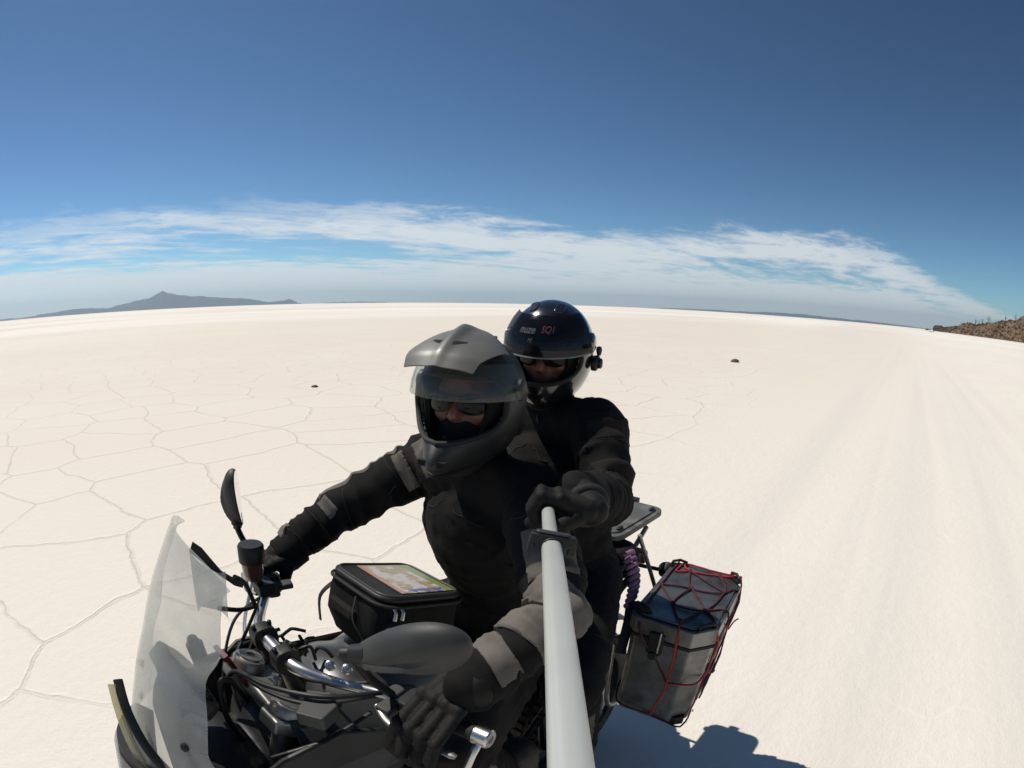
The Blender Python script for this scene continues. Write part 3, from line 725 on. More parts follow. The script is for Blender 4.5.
def beak(u, v):
    s = u * 2 - 1; return Vector((.30 + .42 * v, s * (.10 - .05 * v), .80 - .02 * v - .03 * s * s - .05 * v * v))
sheet(bm, beak, 12, 16, .006); mp('front_beak', bm, tank_paint)
# cockpit: dash, dark cowl, looms
bm = bmesh.new(); m = axes((.215, -.005, 1.125), (0, 1, 0), (-.8, 0, .6)); prism(bm, rounded(.2, .11, .03), m, -.03, .012); dash = mp('instrument_panel', bm, black_plastic, bevel=.006)
bm = bmesh.new(); prism(bm, rounded(.075, .075, .036, 8), m @ Matrix.Translation((-.05, 0, 0)), .0125, .016); link('speedometer', bm, dark_lens, dash)
bm = bmesh.new(); prism(bm, rounded(.075, .06, .01), m @ Matrix.Translation((.05, 0, 0)), .0125, .016); link('display', bm, dark_lens, dash)
bm = bmesh.new(); prism(bm, [(-.05, -.05), (.05, -.06), (.03, .06), (-.03, .07)], axes((.085, -.075, 1.055), (0, 1, .2), (-1, 0, .35)), -.006, .006); link('warning_light_panel', bm, red_plastic, dash)
bm = bmesh.new(); cyl(bm, (.15, -.055, 1.0), (.165, -.05, 1.17), .017, .02); cyl(bm, (.165, -.05, 1.17), (.167, -.05, 1.185), .012); mp('socket_tube', bm, dark_metal)
bm = bmesh.new()
def cowl(u, v):
    s = u * 2 - 1; return Vector((.33 - .07 * s * s - .02 * v, s * .19, .84 + .20 * v))
sheet(bm, cowl, 16, 8, .008); mp('inner_cowl', bm, black_plastic)
soft('radiator', [('ell', (.13, 0, .74), (.13, .185, .19), None), ('ell', (.20, 0, .88), (.10, .17, .08), None), ('ell', (.05, 0, .86), (.09, .19, .12), None)], .012, black_plastic, moto, 4)
# side fairings: black panel and the grey tank shoulders
for s in (-1, 1):
    bm = bmesh.new()
    prism(bm, [(.29, .95), (.12, 1.02), (-.02, 1.03), (-.12, .98), (-.17, .86), (-.06, .70), (.12, .68), (.26, .80)], Matrix(((1, 0, 0, 0), (0, 0, -s, s * .205), (0, 1, 0, 0), (0, 0, 0, 1))), -.008, .008)
    mp('side_fairing', bm, black_plastic, bevel=.005)
    bm = bmesh.new()
    def sh(u, v):
        x = .06 - .32 * u; return Vector((x, s * (.20 + .03 * math.sin(v * math.pi) - .06 * v * v), .83 + .215 * v - .05 * u * v))
    sheet(bm, sh, 14, 10, .008); tp = mp('tank_shroud', bm, grey_plastic)
    for u, v in ((.12, .8), (.2, .35), (.8, .7)):
        bm = bmesh.new(); lathe(bm, sh(u, v) + Vector((0, s * .006, 0)), (0, s, .25), [(-.004, .001), (-.004, .0065), (.003, .0065), (.005, .004), (.003, .003), (.003, .0005)], 12); link('bolt', bm, cast_alu, tp)
    # frame brace under the shroud, bright edge
    bm = bmesh.new(); tube(bm, [(.13, s * .17, 1.0), (.02, s * .215, 1.03), (-.10, s * .2, 1.035)], .006, 10, flat=.7); mp('shroud_trim', bm, dark_metal)
tank_pr = [('ell', (-.28, 0, .93), (.20, .165, .13), None), ('ell', (-.14, 0, .95), (.12, .175, .10), None), ('ell', (-.45, 0, .90), (.12, .10, .09), None)]
soft('fuel_tank', tank_pr, .01, tank_paint, moto, 8)
soft('seat', [('limb', (-.52, 0, .84), .095, (-.74, 0, .82), .12, 0), ('limb', (-.80, 0, .86), .115, (-1.18, 0, .90), .11, 0)], .012, black_plastic, moto, 8)
# engine, frame, exhaust, swing arm
soft('engine', [('ell', (-.30, 0, .50), (.22, .19, .17), None), ('limb', (-.22, 0, .55), .11, (-.12, 0, .76), .10, 0), ('ell', (-.42, .16, .47), (.1, .05, .1), None), ('ell', (-.42, -.16, .47), (.1, .05, .1), None)], .012, dark_metal, moto, 4)
bm = bmesh.new()
for s in (-1, 1):
    tube(bm, spline([(0, s * .05, .95), (-.1, s * .14, .85), (-.45, s * .16, .78), (-.62, s * .14, .5), (-.60, s * .12, .36)], 6), .019, 12)
    tube(bm, spline([(-.42, s * .13, .78), (-.8, s * .14, .80), (-1.25, s * .12, .88)], 5), .014, 12)
    tube(bm, [(-.62, s * .14, .48), (-1.0, s * .14, .76)], .013, 12)
mp('frame', bm, dark_metal)
bm = bmesh.new()
for s in (-1, 1): tube(bm, spline([(-.58, s * .11, .42), (-.8, s * .125, .37), (-1.12, s * .125, .32)], 4), .028, 12, flat=1.2)
mp('swing_arm', bm, dark_metal)
bm = bmesh.new(); tube(bm, spline([(-.08, .06, .62), (.06, .06, .50), (-.05, .1, .30), (-.4, .13, .26), (-.72, -.12, .36), (-.9, -.17, .52)], 6), .024, 14); cyl(bm, (-.88, -.17, .50), (-1.32, -.19, .68), .055, .06); mp('exhaust', bm, cast_alu)
bm = bmesh.new(); sheet(bm, lambda u, v: Vector((-1.12 - .40 * math.cos(R(40 + 85 * u)) , (v * 2 - 1) * .085, .33 + .40 * math.sin(R(40 + 85 * u)) - .02 * (v * 2 - 1) ** 2)), 14, 6, .006); mp('rear_mudguard', bm, black_plastic)
# foot pegs
for x, y, z in ((-.50, .17, .36), (-.72, .17, .46)):
    for s in (-1, 1):
        bm = bmesh.new(); cyl(bm, (x, s * y, z), (x, s * (y + .11), z), .014); tube(bm, [(x, s * y, z), (x - .02, s * .14, z + .12)], .011, 8); mp('foot_peg', bm, dark_metal)
# luggage rack: tubes, plate behind the passenger, lamp and signals
bm = bmesh.new()
for s in (-1, 1):
    tube(bm, spline([(-.95, s * .14, .84), (-1.15, s * .13, .95), (-1.40, s * .09, 1.025)], 5), .0095, 10)
    tube(bm, spline([(-.98, s * .15, .80), (-1.10, s * .20, .74), (-1.44, s * .20, .72), (-1.44, s * .20, .46), (-1.08, s * .20, .42), (-1.04, s * .20, .74)], 7), .009, 10)
    tube(bm, [(-1.30, s * .115, 1.035), (-1.38, s * .205, .72)], .008, 10)
mp('luggage_rack', bm, cast_alu)
m = Matrix.Translation((-1.365, -.035, 1.045))
bm = bmesh.new(); prism(bm, rounded(.37, .26, .05, 5), m, -.008, .012); prism(bm, rounded(.33, .22, .04, 5), m, .0125, .018); pla = mp('luggage_plate', bm, plate_alu, bevel=.004)
bm = bmesh.new(); box(bm, (-.19, -.02, .008), (.034, .038, .03), m); link('plate_latch', bm, black_plastic, pla, bevel=.003)
for bx, by in ((.12, .098), (-.12, .098)):
    bm = bmesh.new(); prism(bm, rounded(.034, .014, .005), m @ Matrix.Translation((bx, by, 0)), .0185, .026); link('plate_catch', bm, black_plastic, pla, bevel=.003)
bm = bmesh.new(); prism(bm, rounded(.1, .06, .015), axes((-1.50, 0, .84), (0, 1, 0), (-1, 0, .2)), 0, .03); mp('tail_light', bm, red_plastic, bevel=.005)
for s in (-1, 1):
    bm = bmesh.new(); tube(bm, [(-1.40, s * .05, .86), (-1.40, s * .17, .87)], .008, 8); lathe(bm, (-1.41, s * .19, .87), (-1, 0, 0), [(-.035, .001), (-.03, .018), (0, .034), (.012, .03), (.016, .001)], 18); mp('turn_signal', bm, black_plastic)
# cables and hoses round the headstock
cab = [[(-.085, -.245, 1.12), (-.02, -.215, 1.06), (.06, -.15, 1.02), (.10, -.08, .98), (.1, -.03, .9)],
       [(-.10, -.255, 1.115), (.01, -.22, 1.09), (.09, -.16, 1.0), (.13, -.1, .92)],
       [(-.09, -.22, 1.115), (-.01, -.17, 1.05), (.05, -.12, 1.0), (.06, -.05, .96)],
       [(-.11, .235, 1.11), (.0, .2, 1.13), (.07, .1, 1.12), (.10, -.02, 1.09), (.13, -.08, 1.0)],
       [(-.10, .225, 1.10), (.02, .17, 1.10), (.075, .06, 1.09), (.085, -.06, 1.07), (.08, -.12, 1.0)],
       [(.09, -.02, 1.0), (.12, .01, 1.09), (.15, .02, 1.10), (.16, .03, 1.02), (.14, .03, .94)],
       [(-.12, .2, 1.11), (-.06, .12, 1.085), (.0, .03, 1.075), (.02, -.06, 1.06)]]
for k, c in enumerate(cab):
    bm = bmesh.new(); tube(bm, spline(c, 8), (.0045, .004, .0038, .0055, .0048, .007, .004)[k], 8); mp('cable', bm, black_plastic if k != 5 else dark_metal)
# small cast pieces by the left switches: clamp block, bolts, ignition with key loom
bm = bmesh.new(); m = axes((.015, .20, 1.10), (.7, .7, 0), (0, 0, 1)); prism(bm, [(-.04, -.03), (.035, -.035), (.045, .02), (0, .04), (-.04, .02)], m, -.012, .02); mp('clamp_block', bm, grey_plastic, smooth=False, bevel=.004)
for p in ((-.06, .135, 1.14), (-.08, .165, 1.14)):
    bm = bmesh.new(); cyl(bm, p, Vector(p) + Vector((.01, .02, .018)), .011); cyl(bm, Vector(p) + Vector((.01, .02, .018)), Vector(p) + Vector((.012, .024, .022)), .006, seg=6); mp('adjuster', bm, silver)
bm = bmesh.new(); rn = random.Random(5)
for k in range(9):
    a = Vector((-.06 + rn.uniform(-.03, .03), -.02 + rn.uniform(-.05, .07), 1.09 + rn.uniform(-.01, .02))); b = a + Vector((rn.uniform(-.05, .04), rn.uniform(-.05, .06), rn.uniform(-.02, .02)))
    tube(bm, spline([a, a.lerp(b, .3) + Vector((0, 0, rn.uniform(.01, .035))), a.lerp(b, .7) + Vector((rn.uniform(-.02, .02), 0, .015)), b], 5), .004, 7)
mp('wiring_loom', bm, black_plastic)

# ------------------------------------------------------------------ people
def hand_prims(c, axis, toward, r, fr=.0115, sc=1.0, reach=0.):
    """a hand closed round a bar: c bar point in the palm, axis from little finger to index, toward = direction of the wrist"""
    c = Vector(c); ax = Vector(axis).normalized(); e1 = Vector(toward); e1 = (e1 - ax * e1.dot(ax)).normalized(); e2 = ax.cross(e1)
    if e2.z < 0: e2 = -e2
    P = lambda s, a, b: c + ax * s * sc + e1 * a * sc + e2 * b * sc
    out = []; k = r + fr
    wrist = P(.0, .088, .004)
    # palm slab
    for s in (-.03, -.01, .01, .03):
        out.append(('limb', P(s * .8, .075, .006), .021 * sc, P(s, k * .85, k * .75), .0165 * sc, .4))
    lens = {-.034: .86, -.0115: .98, .0115: 1.04, .034: .97}
    for s, l in lens.items():
        f = fr * (1 if l > .9 else .9)
        a = P(s * 1.08, k * .80, k * .80); b = P(s * 1.16, -k * .62 - reach * .55, k * (1.02 * l)); d = P(s * 1.2, -k * (1.18 * l) - reach, -k * .1 + reach * .1); e = P(s * 1.15, -k * (.55 if not reach else 1.25) - reach, -k * (.98 * l) - reach * .15)
        out.append(('ell', a + e2 * f * .25, (f * 1.3,) * 3, None)); out.append(('ell', b + e2 * f * .15, (f * 1.18,) * 3, None))
        out += [('limb', a, f * 1.12, b, f * 1.06, .6), ('limb', b, f * 1.12, d, f * 1.02, .6), ('limb', d, f, e, f * .88, .6)]
    t0 = P(.03, .058, -.006); t1 = P(.052, .03, -k * .75); t2 = P(.046, -.004, -k * 1.08); t3 = P(.034, -.03, -k * 1.02)
    out += [('limb', t0, fr * 1.6, t1, fr * 1.3, .6), ('limb', t1, fr * 1.25, t2, fr * 1.12, .6), ('limb', t2, fr * 1.1, t3, fr * .95, .6)]
    return out, wrist, dict(P=P, k=k, ax=ax, e1=e1, e2=e2)

def shrink(prims, f):
    out = []
    for p in prims:
        if p[0] == 'limb': out.append(('limb', p[1], p[2] * f, p[3], p[4] * f, 0))
        else: out.append(('ell', p[1], tuple(r * f for r in p[2]), p[3]))
    return out

def helmet(parent, c, yaw, pitch, roll, kind, scale=1.0):
    Mh = Matrix.Translation(Vector(c)) @ Matrix.Rotation(yaw, 4, 'Z') @ Matrix.Rotation(pitch, 4, 'Y') @ Matrix.Rotation(roll, 4, 'X') @ Matrix.Scale(scale, 4)
    adv = kind == 'adventure'
    A, B, Cc = (.142, .121, .138)
    def S(al, be, off=0.):
        ca, sa, cb_, sb = math.cos(al), math.sin(al), math.cos(be), math.sin(be)
        x, y, z = A * cb_ * ca, B * cb_ * sa, Cc * sb
        # squarer skull and longer back
        if x < 0: x *= 1.06
        front = max(0, ca) ** 2
        low = max(0, min(1, (-be - R(6)) / R(42))); low = low * low * (3 - 2 * low)
        if adv:
            x += front * low * .085 * (1 + .35 * (max(0, ca) ** 8)); y *= 1 - .18 * front * low; z -= .012 * front * low
        else:
            x += front * low * .042; z -= .01 * front * low
        if be < R(-15): z -= .012 * min(1, (R(-15) - be) / R(30)); y *= 1 + .03 * min(1, (R(-15) - be) / R(40))
        v = Vector((x, y, z)); n = Vector((x / A ** 2, y / B ** 2, z / Cc ** 2)).normalized()
        return v + n * off
    op = dict(adventure=(R(62), R(-27), R(25)), full=(R(60), R(-24), R(24)))[kind]
    a0, b0, b1 = op; bc, bh = (b0 + b1) / 2, (b1 - b0) / 2
    def edge(t):
        ct, st = math.cos(t), math.sin(t); e = .52
        al = a0 * math.copysign(abs(ct) ** e, ct); be = bc + bh * math.copysign(abs(st) ** e, st)
        be -= .10 * (al / a0) ** 2 * (0 if st > 0 else -1.0) + .03 * (al / a0) ** 2
        return al, be
    def inside(al, be):
        if abs(al) >= a0: return False
        q = bc + (-.03 * (al / a0) ** 2 + (.05 * (al / a0) ** 2))
        return (abs(al) / a0) ** (2 / .52) + (abs(be - q) / bh) ** (2 / .52) < 1
    bm = bmesh.new(); nu, nv = 150, 84; lo, hi = R(-58), R(90); g = []
    for j in range(nv + 1):
        be = lo + (hi - lo) * j / nv
        g.append([bm.verts.new(Mh @ S(-math.pi + 2 * math.pi * i / nu, be)) for i in range(nu)] if j < nv else None)
    tp = bm.verts.new(Mh @ S(0, hi))
    for j in range(nv):
        for i in range(nu):
            al = -math.pi + 2 * math.pi * (i + .5) / nu; be = lo + (hi - lo) * (j + .5) / nv
            if inside(al, be): continue
            i2 = (i + 1) % nu
            if j < nv - 1: bm.faces.new((g[j][i], g[j][i2], g[j + 1][i2], g[j + 1][i]))
            else: bm.faces.new((g[j][i], g[j][i2], tp))
    bm.normal_update(); bmesh.ops.solidify(bm, geom=bm.faces[:], thickness=.012 * (1 if True else -1))
    h = link('helmet', bm, helmet_dark if adv else helmet_black, parent)
    # rubber edge of the eye port and of the neck roll
    bm = bmesh.new(); ep = []
    for k in range(97):
        al, be = edge(2 * math.pi * k / 96); ep.append(Mh @ S(al, be, .0))
    tube(bm, ep, .0058 * scale, 8, cap=False); link('port_rubber', bm, rubber, h)
    bm = bmesh.new(); tube(bm, [Mh @ S(2 * math.pi * k / 72 - math.pi, lo, -.004) for k in range(73)], .009 * scale, 8, cap=False); link('neck_roll', bm, lining, h)
    # padded lining round the face
    for s in (-1, 1):
        bm = bmesh.new()
        def pad(u, v, s=s): return Mh @ S(s * (R(48) + R(46) * u), R(-46) + R(66) * v, -.014 - .012 * math.sin(math.pi * v))
        sheet(bm, pad, 10, 14, .012); link('cheek_pad', bm, lining, h)
    return h, Mh, S

def face(parent, Mh, glasses=True):
    """nose, brow and mouth belong to the body mesh; the glasses are a child"""
    if glasses:
        g = None
        for s in (-1, 1):
            bm = bmesh.new()
            def lens(u, v, s=s):
                a_, b_ = 2 * u - 1, 2 * v - 1
                a2 = a_ * math.sqrt(1 - .5 * b_ * b_ * .8); b2 = b_ * math.sqrt(1 - .5 * a_ * a_ * .8)
                y = .036 + .0265 * a2
                return Mh @ Vector((.105 - 6.2 * y * y + .004 * (1 - b2 * b2), s * y, -.006 + .0195 * b2 - .003 * a2))
            sheet(bm, lens, 10, 8, .002)
            if g is None: g = link('sunglasses', bm, dark_lens, parent)
            else: link('lens', bm, dark_lens, g)
        bm = bmesh.new()
        tube(bm, [Mh @ Vector((.098, -.062, .008)), Mh @ Vector((.104, -.035, .016)), Mh @ Vector((.106, 0, .010)), Mh @ Vector((.104, .035, .016)), Mh @ Vector((.098, .062, .008))], .0028, 8)
        for s in (-1, 1): tube(bm, [Mh @ Vector((.094, s * .062, .008)), Mh @ Vector((.03, s * .076, .006))], .0025, 8)
        link('glasses_frame', bm, black_plastic, g)

def head_prims(Mh):
    P = lambda x, y, z: Mh @ Vector((x, y, z)); r3 = Mh.to_3x3().to_4x4()
    return [('ell', P(-.01, 0, .02), (.098, .076, .105), r3), ('ell', P(.035, 0, -.055), (.058, .056, .062), r3),
            ('limb', P(.082, 0, .005), .009, P(.108, 0, -.030), .0125, 0), ('ell', P(.098, 0, -.034), (.014, .017, .009), r3),
            ('limb', P(.078, -.04, .022), .011, P(.078, .04, .022), .011, 0), ('limb', P(.086, -.02, -.062), .007, P(.086, .02, -.062), .007, 0),
            ('ell', P(.06, .04, -.03), (.028, .024, .022), r3), ('ell', P(.06, -.04, -.03), (.028, .024, .022), r3), ('ell', P(.078, 0, -.092), (.022, .026, .02), r3),
            ('limb', P(-.02, 0, -.07), .055, P(-.045, 0, -.17), .058, 0)]

def figure(label, J, yaw_pitch_roll, kind, cols, hands, seed, hscale):
    """J: joints; builds one continuous body plus clothing children"""
    per = thing('person', label, 'person', J['pelvis'])
    hel, Mh, S = helmet(per, J['head'], *yaw_pitch_roll, kind, hscale)
    hp = head_prims(Mh)
    tor = [('ell', J['pelvis'], (.15, .17, .13), None), ('limb', J['pelvis'], .15, J['waist'], .145, .9), ('limb', J['waist'], .145, J['chest'], .155, .9),
           ('ell', J['chest'], (.135, .185, .17), J.get('chest_rot')), ('limb', J['shR'], .078, J['shL'], .078, .6), ('limb', J['chest'], .11, J['neck'], .072, .6)]
    arms = {}
    for s in 'RL':
        r = J['arm_r']
        arms[s] = [('limb', J['sh' + s], r[0], J['el' + s], r[1], 1.0), ('limb', J['el' + s], r[1], J['wr' + s], r[2], 1.1)]
    legs = {}
    for s in 'RL':
        legs[s] = [('limb', J['hip' + s], .105, J['kn' + s], .08, 1.0), ('limb', J['kn' + s], .08, J['an' + s], .06, 1.2)]
    hh = {s: hand_prims(*hands[s]) for s in 'RL'}
    feet = {}
    for s in 'RL':
        a = Vector(J['an' + s]); t = Vector(J['to' + s]); feet[s] = [('limb', a + Vector((0, 0, .16)), .064, a, .058, .8), ('limb', a + Vector((-.03, 0, -.045)), .046, t, .042, .6), ('ell', t, (.055, .047, .04), None)]
    body = hp + shrink(tor, .84) + [q for s in 'RL' for q in shrink(arms[s], .8) + shrink(legs[s], .84) + shrink(hh[s][0], .62) + shrink(feet[s], .8)]
    for s in 'RL': body.append(('limb', J['wr' + s], J['arm_r'][2] * .8, hh[s][1], .024, 0))
    bo = soft('body', body, .007, [skin, lining], per, 4)
    nz_ = Vector(J['neck']).z + .02                       # skin shows on the face only; a black base layer everywhere else
    for f in bo.data.polygons: f.material_index = 0 if f.center.z > nz_ and (f.center - Vector(J['head'])).length < .2 else 1
    face(per, Mh)
    jac = soft('jacket', tor + arms['R'] + arms['L'] + [('limb', Vector(J['neck']) - Vector((0, 0, .03)), .078, Vector(J['neck']) + Vector((.0, 0, .015)), .07, .4)], .0075, cols['jacket'], per, 5, .011, 15, seed)
    tro = soft('trousers', [('ell', J['pelvis'], (.165, .18, .13), None)] + legs['R'] + legs['L'], .010, cols['trousers'], per, 5, .008, 20, seed + 5)
    for s in 'RL':
        a = Vector(J['wr' + s]); b = hh[s][1]; d = (a - b).normalized()
        gl = soft('glove', hh[s][0] + [('limb', b, .032, a + d * .01, J['arm_r'][2] * .93, .6)], .0036, cols['glove'], per, 2, .0022, 60, seed + 9)
        h = hh[s][2]; bm = bmesh.new(); P, k = h['P'], h['k']
        bm = bmesh.new(); d2 = (b - a).normalized(); q = a.lerp(b, .72); u_, w_ = frame_to(d2)
        tube(bm, [q + (u_ * math.cos(2 * math.pi * i / 24) + w_ * math.sin(2 * math.pi * i / 24)) * (J['arm_r'][2] * .28 + .0255) for i in range(25)], .0035, 8, cap=False, flat=2.6); link('wrist_strap', bm, cols['knuckle'], gl)
        bt = soft('boot', feet[s], .008, boot_mat, per, 4, .003, 30, seed)
        bm = bmesh.new(); t = Vector(J['to' + s]); a = Vector(J['an' + s]); fdv = (t - a); fdv.z = 0; fdv.normalize(); sd = Vector((-fdv.y, fdv.x, 0))
        m = axes(a + Vector((0, 0, -.088)), fdv, (0, 0, 1)); prism(bm, rounded((t - a).length + .15, .092, .04), m @ Matrix.Translation(((t - a).length * .5 - .02, 0, 0)), -.012, .012); link('sole', bm, rubber, bt)
        # sleeve cuff
        bm = bmesh.new(); wr = Vector(J['wr' + s]); el = Vector(J['el' + s]); dd = (wr - el).normalized(); r = J['arm_r'][2]
        tube(bm, [wr - dd * .055, wr - dd * .05, wr - dd * .012, wr + dd * .004, wr + dd * .006], [r * 1.05, r * 1.16, r * 1.14, r * 1.1, r * .9], 28); link('cuff', bm, cols['cuff'], jac)
    return per, hel, Mh, S, jac, tro

# ---- rider
JR = dict(pelvis=V(-.72, 0, .97), waist=V(-.70, 0, 1.10), chest=V(-.635, 0, 1.26), neck=V(-.60, 0.01, 1.44), head=V(-.575, .015, 1.605),
          shR=V(-.60, -.18, 1.395), shL=V(-.60, .19, 1.385), elR=V(-.385, -.33, 1.255), elL=V(-.425, .405, 1.235), wrR=V(-.215, -.365, 1.15), wrL=V(-.215, .38, 1.165),
          hipR=V(-.70, -.10, .93), hipL=V(-.70, .10, .93), knR=V(-.30, -.235, .80), knL=V(-.30, .235, .80), anR=V(-.53, -.225, .44), anL=V(-.53, .225, .44), toR=V(-.40, -.235, .385), toL=V(-.40, .235, .385), arm_r=(.076, .058, .047))
rid, rhel, MhR, SR, rjac, rtro = figure('person in black jacket with grey panels and grey peaked helmet, steering the motorcycle', JR, (R(23), R(-1), R(-2)), 'adventure',
    dict(jacket=black_cloth, trousers=brown_cloth, glove=glove_mat, knuckle=glove_grey, cuff=black_cloth),
    dict(R=((-.148, -.365, 1.117), (.10, .99, 0), (-1, -.05, .38), .0155, .0125, 1.08), L=((-.148, .355, 1.10), (.10, -.99, 0), (-1, .25, .55), .0155, .0122, 1.12, .055)), 1.0, 1.05)
# grey peak with a raised centre rib and two slots
def pk(u, v):
    s = u * 2 - 1; y = s * (.090 + .012 * math.sin(v * math.pi) - .016 * v); x = .030 + .172 * v - .014 * s * s * v
    z = .150 - .006 * v - .050 * v * v - (.050 - .042 * v) * abs(s) ** 2.6 + .018 * math.exp(-(s / .16) ** 2) * (1 - .85 * v) * min(1, .3 + 3 * v) - .012 * max(0, v - .88) / .12
    return MhR @ Vector((x, y, z))
bm = bmesh.new(); sheet(bm, pk, 44, 26, .0035); peak = link('peak', bm, helmet_grey, rhel)
for s in (-1, 1):
    bm = bmesh.new()
    q = [pk(.5 + s * (.06 + .0), .66), pk(.5 + s * .20, .58), pk(.5 + s * .21, .62), pk(.5 + s * .07, .73)]
    nrm = (q[1] - q[0]).cross(q[3] - q[0]).normalized()
    if nrm.z < 0: nrm = -nrm
    lo = [bm.verts.new(p + nrm * .001) for p in q]; hi = [bm.verts.new(p + nrm * .0035) for p in q]
    bm.faces.new(hi); bm.faces.new(lo[::-1])
    for i in range(4): bm.faces.new((lo[i], lo[(i + 1) % 4], hi[(i + 1) % 4], hi[i]))
    link('peak_slot', bm, lining, peak, smooth=False)
for s in (-1, 1):
    p = MhR @ Vector((.02, s * .122, .028)); d = (MhR.to_3x3() @ Vector((0, s, .05)))
    bm = bmesh.new(); lathe(bm, p, d, [(-.008, .001), (-.008, .026), (.002, .025), (.007, .018), (.007, .001)], 24); link('visor_screw', bm, helmet_dark, rhel)
# top vent
for s in (-1, 0, 1):
    bm = bmesh.new(); prism(bm, rounded(.045, .014, .006), MhR @ Matrix.Translation((-.035, s * .026, .1345 - abs(s) * .003)), -.006, .004); link('vent', bm, black_plastic, rhel, bevel=.002)
bm = bmesh.new(); prism(bm, [(.0, -.03), (.012, -.022), (.012, .022), (0, .03)], MhR @ axes((.205, 0, -.105), (0, 0, -1), (1, 0, -.25)), -.01, .0015); link('chin_vent', bm, lining, rhel)
# clear visor raised under the peak
bm = bmesh.new()
def vz(u, v):
    al = R(-72) + R(144) * u; be = R(3) + R(30) * v
    p = SR(al, be, .013); return MhR @ Vector((p.x + .012 * math.cos(al), p.y * 1.02, p.z + .004))
sheet(bm, vz, 36, 14, .0022); link('visor', bm, visor_clear, rhel)
# dark neck tube over the mouth
soft('neck_tube', [('limb', MhR @ Vector((.045, 0, -.078)), .062, MhR @ Vector((.0, 0, -.12)), .07, .8), ('limb', MhR @ Vector((0, 0, -.12)), .07, V(-.60, 0, 1.42), .075, .8)], .007, lining, rid, 4, .004, 30, 2.)

from mathutils.bvhtree import BVHTree
def bvh_of(o): return BVHTree.FromPolygons([v.co.copy() for v in o.data.vertices], [tuple(f.vertices) for f in o.data.polygons])
def seam(name, tree, pts, m, parent, r=.0011, n=6):
    out = []
    for q in spline(pts, n):
        co, no, i, d = tree.find_nearest(q)
        if co is None: continue
        if out and (co - out[-1]).length > .035: break
        out.append(co + no * r * .6)
    if len(out) < 3: return None
    bm = bmesh.new(); tube(bm, out, r, 6); return link(name, bm, m, parent)
def ring_seam(name, tree, p0, p1, t, m, parent, r=.0011, tilt=0.):
    p0, p1 = Vector(p0), Vector(p1); d = (p1 - p0).normalized(); a, b = frame_to(d); c = p0.lerp(p1, t)
    return seam(name, tree, [c + (a * math.cos(2 * math.pi * k / 14) + b * math.sin(2 * math.pi * k / 14)) * .075 + d * tilt * math.sin(2 * math.pi * k / 14) for k in range(15)], m, parent, r, 3)
stitch = mat('stitching', (.016, .0145, .013), .85); zipm = mat('zip_teeth', (.02, .019, .018), .5, .3)
def jacket_seams(jac, J, tr):
    tree = bvh_of(jac)
    for s in 'RL':
        ring_seam('seam', tree, J['sh' + s], J['el' + s], .28, stitch, jac, tilt=.02); ring_seam('seam', tree, J['sh' + s], J['el' + s], .86, stitch, jac, tilt=-.015)
        ring_seam('seam', tree, J['el' + s], J['wr' + s], .30, stitch, jac, tilt=.012); ring_seam('seam', tree, J['el' + s], J['wr' + s], .68, stitch, jac)
        sg = 1 if s == 'L' else -1
        c = Vector(J['chest'])
        seam('seam', tree, [c + Vector((.2, sg * .02, .13)), c + Vector((.2, sg * .09, .09)), c + Vector((.14, sg * .125, .07))], stitch, jac)
        seam('pocket_flap', tree, [c + Vector((.2, sg * .05, -.02)), c + Vector((.2, sg * .09, -.015)), c + Vector((.17, sg * .14, -.005))], stitch, jac, .0024)
        seam('seam', tree, [c + Vector((.2, sg * .12, .1)), c + Vector((.2, sg * .115, -.05)), c + Vector((.15, sg * .10, -.2))], stitch, jac)
    c = Vector(J['chest'])
    z = seam('zip', tree, [c + Vector((.16, 0, .19)), c + Vector((.2, 0, .08)), c + Vector((.2, 0, -.05)), c + Vector((.12, 0, -.2))], zipm, jac, .0024)
    tt = bvh_of(tr)
    for s in 'RL':
        ring_seam('seam', tt, J['hip' + s], J['kn' + s], .62, stitch, tr, tilt=.02); ring_seam('seam', tt, J['kn' + s], J['an' + s], .3, stitch, tr)

# jacket panels: shoulder, upper arm, forearm tabs on the right; big elbow panel and straps on the left
g = grey_cloth
limb_panel('shoulder_panel', rjac, JR['shR'], JR['elR'], -.22, .06, (.85, .5, .25), .052, g, rjac, .006)
limb_panel('shoulder_panel', rjac, JR['shR'], JR['elR'], .16, .28, (.85, .5, .25), .052, g, rjac, .006)
limb_panel('shoulder_band', rjac, JR['shR'], JR['elR'], .065, .155, (.85, .5, .25), .050, brown_cloth, rjac, .004)
limb_panel('sleeve_top', rjac, JR['shR'], JR['elR'], .15, 1.08, (-.1, -.5, 1), .035, g, rjac, .004)
limb_panel('sleeve_tab', rjac, JR['elR'], JR['wrR'], .0, .17, (.5, .55, .9), .032, g, rjac, .005)
limb_panel('wrist_tab', rjac, JR['elR'], JR['wrR'], .66, .86, (0, -.4, 1), .03, g, rjac, .006)
limb_panel('elbow_panel', rjac, JR['elL'], JR['wrL'], -.20, .50, (.65, .35, .7), .075, g, rjac, .008, -.15)
limb_panel('panel_seam', rjac, JR['elL'], JR['wrL'], .10, .16, (.65, .35, .7), .06, brown_cloth, rjac, .010, -.15)
limb_panel('sleeve_strap', rjac, JR['elL'], JR['wrL'], .62, .84, (.5, -.1, .9), .055, g, rjac, .007, .25)
limb_panel('sleeve_panel', rjac, JR['shL'], JR['elL'], .45, .80, (.6, .6, .5), .05, g, rjac, .005)
